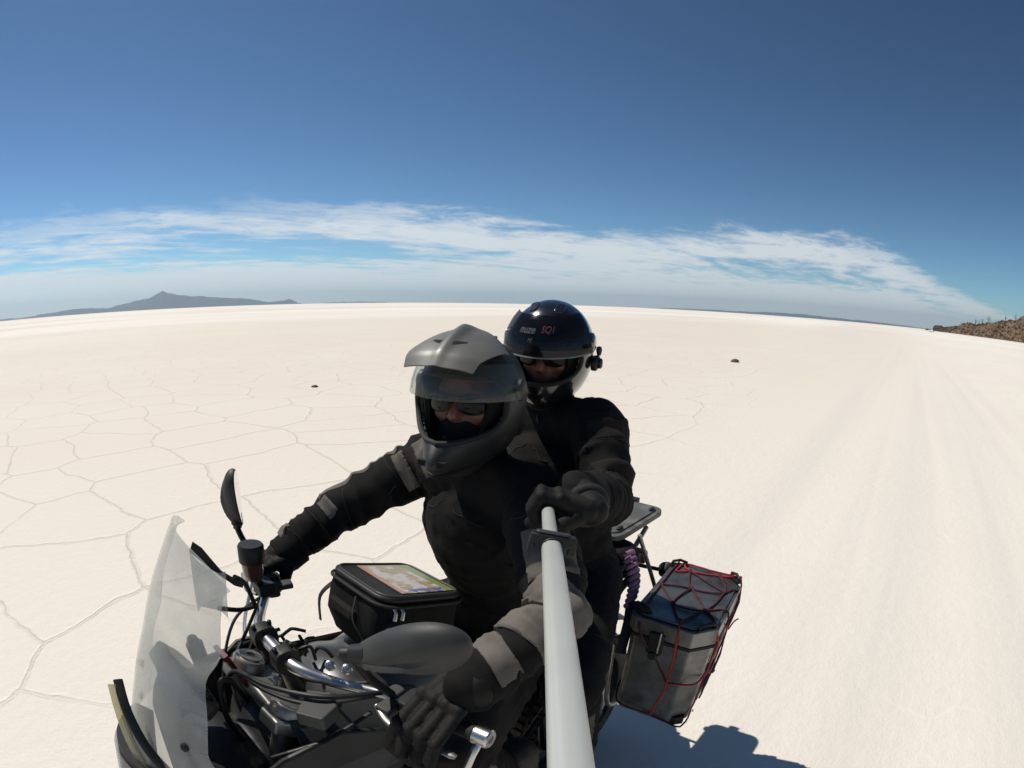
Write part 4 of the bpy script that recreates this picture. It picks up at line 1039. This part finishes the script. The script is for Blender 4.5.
# chest flap and zip
panel('chest_flap', rjac, [(V(0, 0, 1.20), V(0, 0, 1)), (V(0, 0, 1.26), V(.25, .2, -1).normalized()), (V(-.56, -.14, 0), V(.3, 1, 0)), (V(0, .10, 0), V(0, -1, 0)), (V(-.60, 0, 0), V(1, 0, 0))], brown_cloth, rjac, .008)
for k in range(3):
    bm = bmesh.new(); prism(bm, rounded(.012, .005, .002), axes(V(-.487, -.21, 1.355) + V(.002, -.004, -.016) * k, (.3, .9, .0), (.9, -.2, .4)), 0, .003); link('buckle', bm, silver, rjac)
limb_panel('knee_panel', rtro, JR['hipL'], JR['knL'], .55, .95, (.2, .6, .8), .06, brown_cloth, rtro, .006)
limb_panel('shin_tab', rtro, JR['knL'], JR['anL'], .05, .3, (.5, .7, .2), .05, g, rtro, .004)

# ---- passenger
JP = dict(pelvis=V(-1.03, -.01, 1.0), waist=V(-1.01, -.01, 1.16), chest=V(-.955, -.005, 1.345), neck=V(-.935, -.02, 1.515), head=V(-.935, -.03, 1.697),
          shR=V(-.94, -.185, 1.475), shL=V(-.925, .15, 1.495), elR=V(-.92, -.29, 1.26), elL=V(-.815, .262, 1.335), wrR=V(-.87, -.215, 1.09), wrL=V(-.585, .325, 1.425),
          hipR=V(-1.02, -.10, .96), hipL=V(-1.02, .10, .96), knR=V(-.66, -.30, .82), knL=V(-.66, .30, .82), anR=V(-.78, -.26, .53), anL=V(-.78, .26, .53), toR=V(-.64, -.27, .485), toL=V(-.64, .27, .485), arm_r=(.078, .064, .05))
SA = Vector((-.437, .357, 1.441)); SB = Vector((.14, .823, 1.55)); sd_ = (SB - SA).normalized()
pas, phel, MhP, SP, pjac, ptro = figure('person in plain black jacket and glossy black helmet, behind the rider gripping the selfie pole', JP, (R(22), R(9), R(-2)), 'full',
    dict(jacket=black_cloth, trousers=black_cloth, glove=glove_mat, knuckle=glove_grey, cuff=black_cloth),
    dict(R=((-.80, -.185, 1.07), (0, .25, .95), (-1, -.2, .25), .02), L=(SA - sd_ * .045, sd_, (-.85, .12, -.15), .014, .0118, 1.02)), 3.0, 1.03)
# smoked visor lifted half way, lower edge glint painted as a pale tube
bm = bmesh.new()
def vp(u, v):
    al = R(-76) + R(152) * u; be = R(4) + R(45) * v; return MhP @ SP(al, be, .011)
sheet(bm, vp, 40, 14, .0024); pv = link('visor', bm, visor_smoke, phel)
bm = bmesh.new(); tube(bm, [vp(k / 40, 0) for k in range(41)], .0022, 8); link('visor_edge_glint', bm, clear_mat('visor_glint', (.7, .7, .72), .5, (.6, .6, .62)), pv)
for s in (-1, 1):
    bm = bmesh.new(); lathe(bm, MhP @ Vector((.015, s * .12, .03)), MhP.to_3x3() @ Vector((0, s, .05)), [(-.008, .001), (-.008, .03), (.004, .028), (.009, .02), (.009, .001)], 24); link('visor_pivot', bm, helmet_black, phel)
# intercom on the left cheek with its dial
bm = bmesh.new(); m = MhP @ axes((.0, .128, -.03), (1, 0, 0), (0, 1, 0)); prism(bm, rounded(.062, .036, .016, 6), m, -.008, .009); ic = link('intercom', bm, black_plastic, phel, bevel=.004)
bm = bmesh.new(); lathe(bm, m @ Vector((.0, 0, .009)), m.to_3x3() @ Vector((0, 0, 1)), [(-.002, .015), (.008, .015), (.011, .011), (.011, .001)], 20); link('dial', bm, black_plastic, ic)
bm = bmesh.new(); lathe(bm, m @ Vector((-.02, -.028, .006)), m.to_3x3() @ Vector((0, -1, 0)), [(-.01, .006), (.006, .009), (.014, .007), (.016, .001)], 14); link('microphone', bm, black_plastic, ic)
# top vents
for s in (-1, 1):
    bm = bmesh.new(); prism(bm, rounded(.05, .026, .012), MhP @ Matrix.Translation((.045, s * .035, .1235)) @ Matrix.Rotation(R(s * -14), 4, 'X') @ Matrix.Rotation(R(20), 4, 'Y'), -.006, .004); link('vent', bm, helmet_black, phel, bevel=.003)
def decal(text, Mh, S, al, be, size, m, parent, off, shear=.3):
    cu = bpy.data.curves.new('lettering', 'FONT'); cu.body = text; cu.size = size; cu.align_x = 'CENTER'; cu.align_y = 'CENTER'; cu.shear = shear
    t = bpy.data.objects.new('tmp', cu); COL.objects.link(t)
    dg = bpy.context.evaluated_depsgraph_get(); me = bpy.data.meshes.new_from_object(t.evaluated_get(dg)); bpy.data.objects.remove(t)
    bm = bmesh.new(); bm.from_mesh(me); bpy.data.meshes.remove(me)
    bmesh.ops.subdivide_edges(bm, edges=bm.edges[:], cuts=1)
    for v in bm.verts: v.co = Mh @ S(al + v.co.x / .15, be + v.co.y / .15, off)
    bmesh.ops.solidify(bm, geom=bm.faces[:], thickness=.0008)
    return link('lettering', bm, m, parent, smooth=False)
decal('nuze', MhP, SP, R(-14), R(31), .030, white_print, phel, .015)
decal('SQ1', MhP, SP, R(13), R(32), .026, red_print, phel, .015)
decal('HJ', MhP, SP, R(-8), R(21), .014, white_print, phel, .015)
limb_panel('shoulder_patch', pjac, JP['shL'], JP['elL'], .1, .35, (.6, .7, .5), .05, brown_cloth, pjac, .004)
limb_panel('elbow_panel', pjac, JP['shL'], JP['elL'], .62, .98, (.3, .8, .2), .06, brown_cloth, pjac, .005)
limb_panel('shin_seam', ptro, JP['knL'], JP['anL'], .12, .8, (.3, 1, .0), .012, boot_mat, ptro, .004)

jacket_seams(rjac, JR, rtro); jacket_seams(pjac, JP, ptro)

# ------------------------------------------------------------------ the selfie pole held by the passenger
pole = thing('selfie_pole', 'pale painted telescopic camera pole held out by the passenger', 'selfie pole', tuple(SA))
c0 = SA + sd_ * .235
bm = bmesh.new(); cyl(bm, SA - sd_ * .11, c0, .0122); link('inner_tube', bm, pole_paint, pole)
bm = bmesh.new(); pa, pb = frame_to(sd_); prev = None
for t in [0, .004] + [.02 + .0465 * k for k in range(16)]:
    ring = []
    for k in range(64):
        a = 2 * math.pi * k / 64; rad = .0153 * (1 - .035 * math.cos(4 * a)) * (1 - .05 * math.exp(-(math.sin((a - 2.2) / 2) / .06) ** 2) - .05 * math.exp(-(math.sin((a - 5.3) / 2) / .06) ** 2)) * (.94 if t == 0 else 1)
        ring.append(bm.verts.new(c0 + sd_ * t + (pa * math.cos(a) + pb * math.sin(a)) * rad))
    if prev:
        for k in range(64): bm.faces.new((prev[k], ring[k], ring[(k + 1) % 64], prev[(k + 1) % 64]))
    else: bm.faces.new(ring[::-1])
    prev = ring
bm.faces.new(prev); link('outer_tube', bm, pole_paint, pole)
bm = bmesh.new(); cyl(bm, c0 - sd_ * .014, c0 + sd_ * .016, .0185); 
m = axes(c0, sd_, (0, .2, 1)); 
prism(bm, [(-.011, -.032), (.011, -.034), (.013, -.01), (.013, .01), (.011, .034), (-.011, .032)], m, .004, .02); box(bm, (0, .03, .004), (.02, .012, .022), m); box(bm, (0, -.03, .0), (.016, .01, .026), m)
col_ = link('collar', bm, black_plastic, pole, bevel=.003)
bm = bmesh.new(); prism(bm, rounded(.014, .05, .005), m @ Matrix.Translation((.004, -.002, .0205)), 0, .004); link('lock_lever', bm, grey_plastic, col_, bevel=.002)
bm = bmesh.new(); cyl(bm, SA - sd_ * .125, SA - sd_ * .108, .0135); link('end_cap', bm, rubber, pole)

# ------------------------------------------------------------------ aluminium pannier
PX = Vector((.992, .125, 0)); pm = axes((-1.245, .348, .482), PX, (0, 0, 1)) @ Matrix.Rotation(R(-3.5), 4, 'X'); PL, PW, PH = .445, .285, .415
pan = thing('pannier', 'scuffed aluminium pannier with a bungee net, hung on the left side of the motorcycle', 'pannier', tuple(pm.translation))
def oct_(l, w, ci, co): return [(l / 2 - co, w / 2), (-l / 2 + co, w / 2), (-l / 2, w / 2 - co), (-l / 2, -w / 2 + ci), (-l / 2 + ci, -w / 2), (l / 2 - ci, -w / 2), (l / 2, -w / 2 + ci), (l / 2, w / 2 - co)]
bm = bmesh.new(); prism(bm, [(x * .93, y * .90) for x, y in oct_(PL, PW, .02, .06)], pm, .0, PH - .07, 1.04); pbody = link('body', bm, worn_alu, pan, False, bevel=.006)
bm = bmesh.new(); prism(bm, oct_(PL, PW, .025, .065), pm, PH - .069, PH - .008); prism(bm, [(x * .93, y * .9) for x, y in oct_(PL, PW, .025, .065)], pm, PH - .007, PH); lid = link('lid', bm, worn_alu, pan, False, bevel=.005)
bm = bmesh.new(); prism(bm, [(x * 1.012, y * 1.012) for x, y in oct_(PL, PW, .025, .065)], pm, PH - .079, PH - .0685); link('lid_seal', bm, rubber, lid, False)
for x, y, a in ((PL / 2 - .035, PW / 2 - .035, 45), (-PL / 2 + .035, PW / 2 - .035, 135), (-PL / 2 + .04, -PW / 2 + .03, 200), (PL / 2 - .04, -PW / 2 + .03, -20)):
    bm = bmesh.new(); mm = pm @ Matrix.Translation((x, y, PH)) @ Matrix.Rotation(R(a - 90), 4, 'Z')
    tube(bm, [mm @ Vector(p) for p in ((-.028, 0, -.004), (-.026, 0, .014), (0, .004, .020), (.026, 0, .014), (.028, 0, -.004))], .0055, 8); prism(bm, rounded(.07, .022, .008), mm, -.002, .004); link('tie_loop', bm, black_plastic, lid)
for x in (PL * .3, -PL * .3):
    for s in (1, -1):
        for z in (.03, .09): 
            bm = bmesh.new(); lathe(bm, pm @ Vector((x, s * PW * .4825, z)), pm.to_3x3() @ Vector((0, s, 0)), [(0, .006), (.003, .005), (.004, .001)], 10); link('rivet', bm, dark_metal, pbody)
for xs in (1, -1):                                                        # latch on the front and on the rear face
    mm = pm @ axes((xs * PL / 2 * .975, -.035, PH - .085), (0, 1, 0), (xs, 0, 0))
    bm = bmesh.new(); prism(bm, rounded(.052, .085, .01), mm, .0, .014); prism(bm, rounded(.03, .03, .014, 6), mm @ Matrix.Translation((0, -.045, 0)), .0, .02); la = link('latch', bm, black_plastic, pan, bevel=.003)
    bm = bmesh.new(); tube(bm, [mm @ Vector((.014, .05 - .02 * k, .014 + .004 * (k % 2))) for k in range(5)], .0035, 8); link('latch_hook', bm, cast_alu, la)
for x, y in ((1, 1), (-1, 1)):                                             # bottom corner guards
    bm = bmesh.new(); prism(bm, [(px * .03, py * .03) for px, py in ((-1, .6), (.2, .9), (1, 0), (.8, -1), (-.6, -.4))], pm @ Matrix.Translation((x * (PL / 2 - .05), y * (PW / 2 - .045), 0)) @ Matrix.Scale(-1 if x < 0 else 1, 4, (1, 0, 0)), -.006, .03); link('corner_guard', bm, dark_metal, pbody, False, bevel=.003)

# bungee net: red and dark cords over the lid and down the outer side
net = thing('cargo_net', 'red and black elastic cargo net stretched over the pannier lid', 'cargo net', tuple(pm @ Vector((0, 0, PH))))
def L3(x, y, z=0.): return pm @ Vector((x, y, PH + .005 + z))
W2 = PW / 2 + .004
def side(x, z): return pm @ Vector((x * .97, (W2 + .002 if z > .33 else PW / 2 * (.90 + .036 * z / .345) + .005), z))
kn = {'a': L3(-.15, -.06), 'b': L3(-.17, .05), 'c': L3(-.03, -.015), 'd': L3(-.06, .10), 'e': L3(.10, -.04), 'f': L3(.09, .07), 'g': L3(.0, -.12), 'h': L3(-.12, .136, -.010), 'i': L3(.04, .136, -.010), 'j': L3(.19, .02), 'k': L3(.16, .13)}
red_segs = [[L3(-.20, -.10), kn['a'], kn['b'], L3(-.20, .12)], [L3(-.20, -.10), L3(-.12, -.105), kn['a']], [L3(-.19, -.08, .004), L3(-.18, .03, .008), L3(-.2, .13, .002)],
            [kn['j'], pm @ Vector((PL / 2 + .008, .03, PH - .03)), pm @ Vector((PL / 2 * .945 + .005, .035, .18)), pm @ Vector((PL / 2 * .945 + .005, .01, .02))],
            [pm @ Vector((PL / 2 * .945 + .005, .035, .18)), pm @ Vector((PL / 2 - .03, W2 - .02, .20)), side(.10, .22)], [L3(-.2, .13), side(-.17, .34), side(-.13, .22), side(-.19, .10), side(-.16, .0)],
            [kn['k'], side(.15, .35), side(.09, .22), side(.14, .10), side(.17, .0)], [side(-.02, .32), side(.09, .22), side(.0, .12), side(-.13, .22), side(-.02, .32)]]
dark_segs = [[kn['c'], L3(.03, .03, .002), kn['f']], [kn['a'], L3(-.10, .02, .002), kn['d']], [side(-.17, .34), side(-.09, .27), side(-.02, .32)], [side(.15, .35), side(.06, .30), side(-.02, .32)], [side(-.13, .22), side(-.06, .17), side(.0, .12)], [side(.09, .22), side(.05, .16), side(.0, .12)], [side(-.19, .10), side(-.09, .06), side(.02, .0)], [pm @ Vector((PL / 2 * .945 + .005, .035, .18)), pm @ Vector((PL / 2 * .945 + .005, -.03, .27)), pm @ Vector((PL / 2 + .008, -.10, PH - .03)), kn['g']],
             [kn['a'], kn['c'], kn['d'], kn['b']], [kn['c'], kn['e'], kn['f'], kn['d']], [kn['e'], kn['j'], kn['f'], kn['k']], [kn['g'], kn['c']], [kn['g'], kn['e']], [L3(.2, -.11), kn['g'], L3(-.2, -.12)],
             [kn['d'], kn['h'], side(-.13, .34), side(-.02, .32)], [kn['f'], kn['i'], side(.04, .36), side(-.02, .32)], [kn['b'], kn['h']], [side(.0, .12), side(.02, .0)], [side(.0, .12), side(.14, .10)],
             [pm @ Vector((PL / 2 * .945 + .005, .01, .02)), pm @ Vector((PL / 2 - .02, PW / 2 - .03, -.006)), side(.17, .0)], [pm @ Vector((PL / 2 * .945 + .005, .01, .02)), pm @ Vector((PL / 2 * .94 + .004, -.12, .03)), pm @ Vector((PL / 2 - .1, -.15, .06))]]
rn = random.Random(11)
def wig(seg, n=5):
    p = spline(seg, n); return [q + Vector((rn.uniform(-1, 1), rn.uniform(-1, 1), rn.uniform(-.3, 1))) * .0015 for q in p]
for segs, m_, nm in ((red_segs, red_cord, 'red_cord'), (dark_segs, dark_cord, 'dark_cord')):
    for sgm in segs:
        bm = bmesh.new(); tube(bm, wig(sgm), .0034, 7); link(nm, bm, m_, net)
for k in 'abcdefj':
    bm = bmesh.new(); tube(bm, [kn[k] + Vector((-.004, 0, 0)), kn[k] + Vector((0, .001, .002)), kn[k] + Vector((.004, 0, 0))], [.004, .007, .004], 8); link('net_knot', bm, dark_cord, net)
# loose end sticking out
bm = bmesh.new(); tube(bm, spline([side(-.19, .20), side(-.2, .235) + pm.to_3x3() @ Vector((0, .012, 0)), side(-.205, .25) + pm.to_3x3() @ Vector((0, .025, 0))], 5), .003, 7); link('loose_end', bm, red_cord, net)

# matching pannier on the far side (only its shadow and slivers show)
pm2 = axes((-1.245, -.352, .475), (.992, -.125, 0), (0, 0, 1))
pan2 = thing('pannier', 'aluminium pannier on the far side of the motorcycle, mostly hidden behind the passenger', 'pannier', tuple(pm2.translation))
fl = [(x, -y) for x, y in oct_(PL, PW, .02, .06)][::-1]
bm = bmesh.new(); prism(bm, [(x * .965, y * .965) for x, y in fl], pm2, 0, PH - .07); link('body', bm, worn_alu, pan2, False, bevel=.006)
bm = bmesh.new(); prism(bm, fl, pm2, PH - .069, PH); link('lid', bm, worn_alu, pan2, False, bevel=.005)

# dark roll added behind the passenger to cast shadow; purple webbing beside it
bag = thing('shadow_roll_bag', 'dark roll bag added for its shadow, with purple webbing, behind the passenger', 'roll bag', (-1.25, 0, 1.0))
b_ = soft('bag', [('limb', (-1.235, -.20, .975), .085, (-1.228, .075, .955), .075, 1.0)], .008, brown_cloth, None, 5, .006, 22, 4.); b_.parent = bag; b_.matrix_parent_inverse = parent_inv(bag)
bm = bmesh.new(); hx = []
for k in range(120):
    t = k / 119; a = t * 2 * math.pi * 9; c = Vector((-1.19, .135, 1.01)).lerp(Vector((-1.13, .195, .86)), t) + Vector((.0, .02, 0)) * math.sin(t * 3.1)
    hx.append(c + Vector((math.cos(a), .3 * math.sin(a), math.sin(a) * .5)) * .024)
tube(bm, hx, .0095, 8); link('webbing', bm, purple, bag)
bm = bmesh.new(); tube(bm, spline([(-1.13, .20, .87), (-1.10, .215, .80), (-1.08, .21, .68)], 5), .018, 10, flat=.4); link('strap_tail', bm, mat('navy_strap', (.02, .022, .04), .8), bag)

# ------------------------------------------------------------------ tank bag with a map under its window
tb = thing('tank_bag', 'black zipped tank bag with a colourful map in its top window', 'tank bag', (-.33, 0, 1.05))
tm = axes((-.322, -.005, 1.115), (.955, 0, .295), (-.295, 0, .955)) @ Matrix.Scale(.93, 4)
bm = bmesh.new(); n = 5
secs = [(-.075, .235, .22), (-.03, .275, .25), (.035, .27, .245), (.068, .262, .238)]
rings = []
for h, l, w in secs: rings.append([bm.verts.new(tm @ Vector((x, y, h))) for x, y in rounded(l, w, .045, 6)])
for a, b in zip(rings, rings[1:]):
    k = len(a)
    for i in range(k): bm.faces.new((a[i], a[(i + 1) % k], b[(i + 1) % k], b[i]))
bm.faces.new(rings[0][::-1]); bm.faces.new(rings[-1])
for v in bm.verts: pass
bmesh.ops.subdivide_edges(bm, edges=bm.edges[:], cuts=2, use_grid_fill=True)
for v in bm.verts:
    d = noise.noise(v.co * 16) * .006 + noise.noise(v.co * 45) * .002; q = v.co - tm.translation; q.z = 0; v.co += q.normalized() * d
link('bag', bm, black_cloth, tb)
bm = bmesh.new(); prism(bm, rounded(.266, .242, .045, 6), tm, .0685, .083); lid_ = link('lid', bm, black_plastic, tb, bevel=.005)
bm = bmesh.new(); tube(bm, [tm @ Vector((x, y, .062)) for x, y in (rounded(.276, .252, .048, 6) + rounded(.276, .252, .048, 6)[:1])], .0042, 8, cap=False); link('zip', bm, rubber, tb)
for dx in (.0, -.022):
    bm = bmesh.new(); p = Vector((.105 + dx, .128, .06)); tube(bm, [tm @ p, tm @ (p + Vector((0, .008, -.006))), tm @ (p + Vector((.001, .009, -.026)))], [.004, .0035, .0045], 8, flat=.6); link('zip_pull', bm, silver, tb)
for y, k in ((.128, 1), (-.128, -1)):
    bm = bmesh.new(); tube(bm, spline([tm @ Vector((.10, y, .03)), tm @ Vector((.13, y * 1.12, -.02)), tm @ Vector((.12, y * 1.1, -.09))], 5), .010, 8, flat=.3); link('strap', bm, black_plastic, tb)
bm = bmesh.new(); tube(bm, spline([tm @ Vector((.137, .02, .05)), tm @ Vector((.155, .045, -.0)), tm @ Vector((.14, .075, -.045)), tm @ Vector((.15, .06, -.08))], 6), .0022, 7); link('cord', bm, grey_plastic, tb)
bm = bmesh.new(); prism(bm, rounded(.03, .11, .012), tm @ axes((.139, -.02, -.0), (0, 0, 1), (1, 0, 0)), -.01, .012); link('side_pocket', bm, brown_cloth, tb, bevel=.006)
# the map: printed land colours, flat sheet
def map_material():
    m = bpy.data.materials.new('map_print'); m.use_nodes = True; nt = m.node_tree; L = nt.links.new; N = nt.nodes.new; b = nt.nodes['Principled BSDF']
    b.inputs['Roughness'].default_value = .4; b.inputs['Coat Weight'].default_value = .5; b.inputs['Coat Roughness'].default_value = .15
    tc = N('ShaderNodeTexCoord'); sp = N('ShaderNodeSeparateXYZ'); L(tc.outputs['UV'], sp.inputs[0])
    def nz(s, d, seed):
        mp = N('ShaderNodeMapping'); mp.inputs['Location'].default_value = (seed, seed * .7, 0); L(tc.outputs['UV'], mp.inputs[0])
        n = N('ShaderNodeTexNoise'); n.inputs['Scale'].default_value = s; n.inputs['Detail'].default_value = d; L(mp.outputs[0], n.inputs['Vector']); return n.outputs[0]
    def mth(op, a, c):
        n = N('ShaderNodeMath'); n.operation = op
        for i, v in enumerate((a, c)):
            if isinstance(v, (int, float)): n.inputs[i].default_value = v
            else: L(v, n.inputs[i])
        return n.outputs[0]
    def mix(f, c1, c2):
        n = N('ShaderNodeMix'); n.data_type = 'RGBA'; L(f, n.inputs[0])
        for i, c in ((6, c1), (7, c2)):
            if isinstance(c, tuple): n.inputs[i].default_value = (*c, 1)
            else: L(c, n.inputs[i])
        return n.outputs[2]
    def st(v, a, c):
        n = N('ShaderNodeMapRange'); n.interpolation_type = 'SMOOTHSTEP'; L(v, n.inputs[0]); n.inputs[1].default_value = a; n.inputs[2].default_value = c; return n.outputs[0]
    U, W = sp.outputs[0], sp.outputs[1]
    col = mix(st(nz(6, 4, 1.), .4, .6), (.24, .2, .10), (.33, .25, .15))
    # a pale land mass across the middle, snow patches near the edge
    blob = mth('ADD', nz(4.5, 5, 3.), mth('MULTIPLY', mth('ABSOLUTE', mth('SUBTRACT', W, .5), 0), -.35))
    col = mix(st(blob, .42, .46), col, (.42, .375, .36))
    col = mix(mth('MULTIPLY', st(nz(7, 4, 8.), .5, .54), mth('LESS_THAN', W, .24)), col, (.46, .46, .49))
    col = mix(mth('MULTIPLY', st(nz(9, 3, 5.), .46, .5), mth('LESS_THAN', W, .12)), col, (.11, .12, .28))
    col = mix(mth('GREATER_THAN', mth('ADD', U, mth('MULTIPLY', W, .08)), .87), col, (.19, .23, .085))
    col = mix(mth('LESS_THAN', U, .09), col, (.38, .19, .125))
    L(col, b.inputs['Base Color']); return m
bm = bmesh.new(); uvl = bm.loops.layers.uv.new('UVMap'); q = []
x0, x1, y0, y1 = .062, -.112, .096, -.098
for x, y in ((x0, y0), (x1, y0), (x1, y1), (x0, y1)): q.append(bm.verts.new(tm @ Vector((x, y, .0852))))
f = bm.faces.new(q)
for lp, uv in zip(f.loops, ((0, 0), (1, 0), (1, 1), (0, 1))): lp[uvl].uv = uv
ex = bmesh.ops.extrude_face_region(bm, geom=[f]); 
for g_ in ex['geom']:
    if isinstance(g_, bmesh.types.BMVert): g_.co -= tm.to_3x3() @ Vector((0, 0, .0012))
link('map', bm, map_material(), tb, smooth=False)
bm = bmesh.new(); tube(bm, [tm @ Vector((x, y, .0835)) for x, y in (rounded(.245, .222, .035, 6) + rounded(.245, .222, .035, 6)[:1])], .0035, 8, cap=False); link('lid_piping', bm, grey_plastic, lid_)

# ------------------------------------------------------------------ the air between here and the mountains
HAZE = 1.9e-5
bm = bmesh.new(); box(bm, (0, 0, 797), (136000, 136000, 1606)); hz = link('haze', bm, mat('tmp_haze', (1, 1, 1)), smooth=False)
hm = hz.data.materials[0]; hm.name = 'haze_air'; nt = hm.node_tree; nt.nodes.clear()
pv_ = nt.nodes.new('ShaderNodeVolumePrincipled'); pv_.inputs['Color'].default_value = (.68, .88, 1, 1); pv_.inputs['Density'].default_value = HAZE; pv_.inputs['Anisotropy'].default_value = .35
o_ = nt.nodes.new('ShaderNodeOutputMaterial'); nt.links.new(pv_.outputs[0], o_.inputs['Volume'])
hz['kind'] = 'stuff'
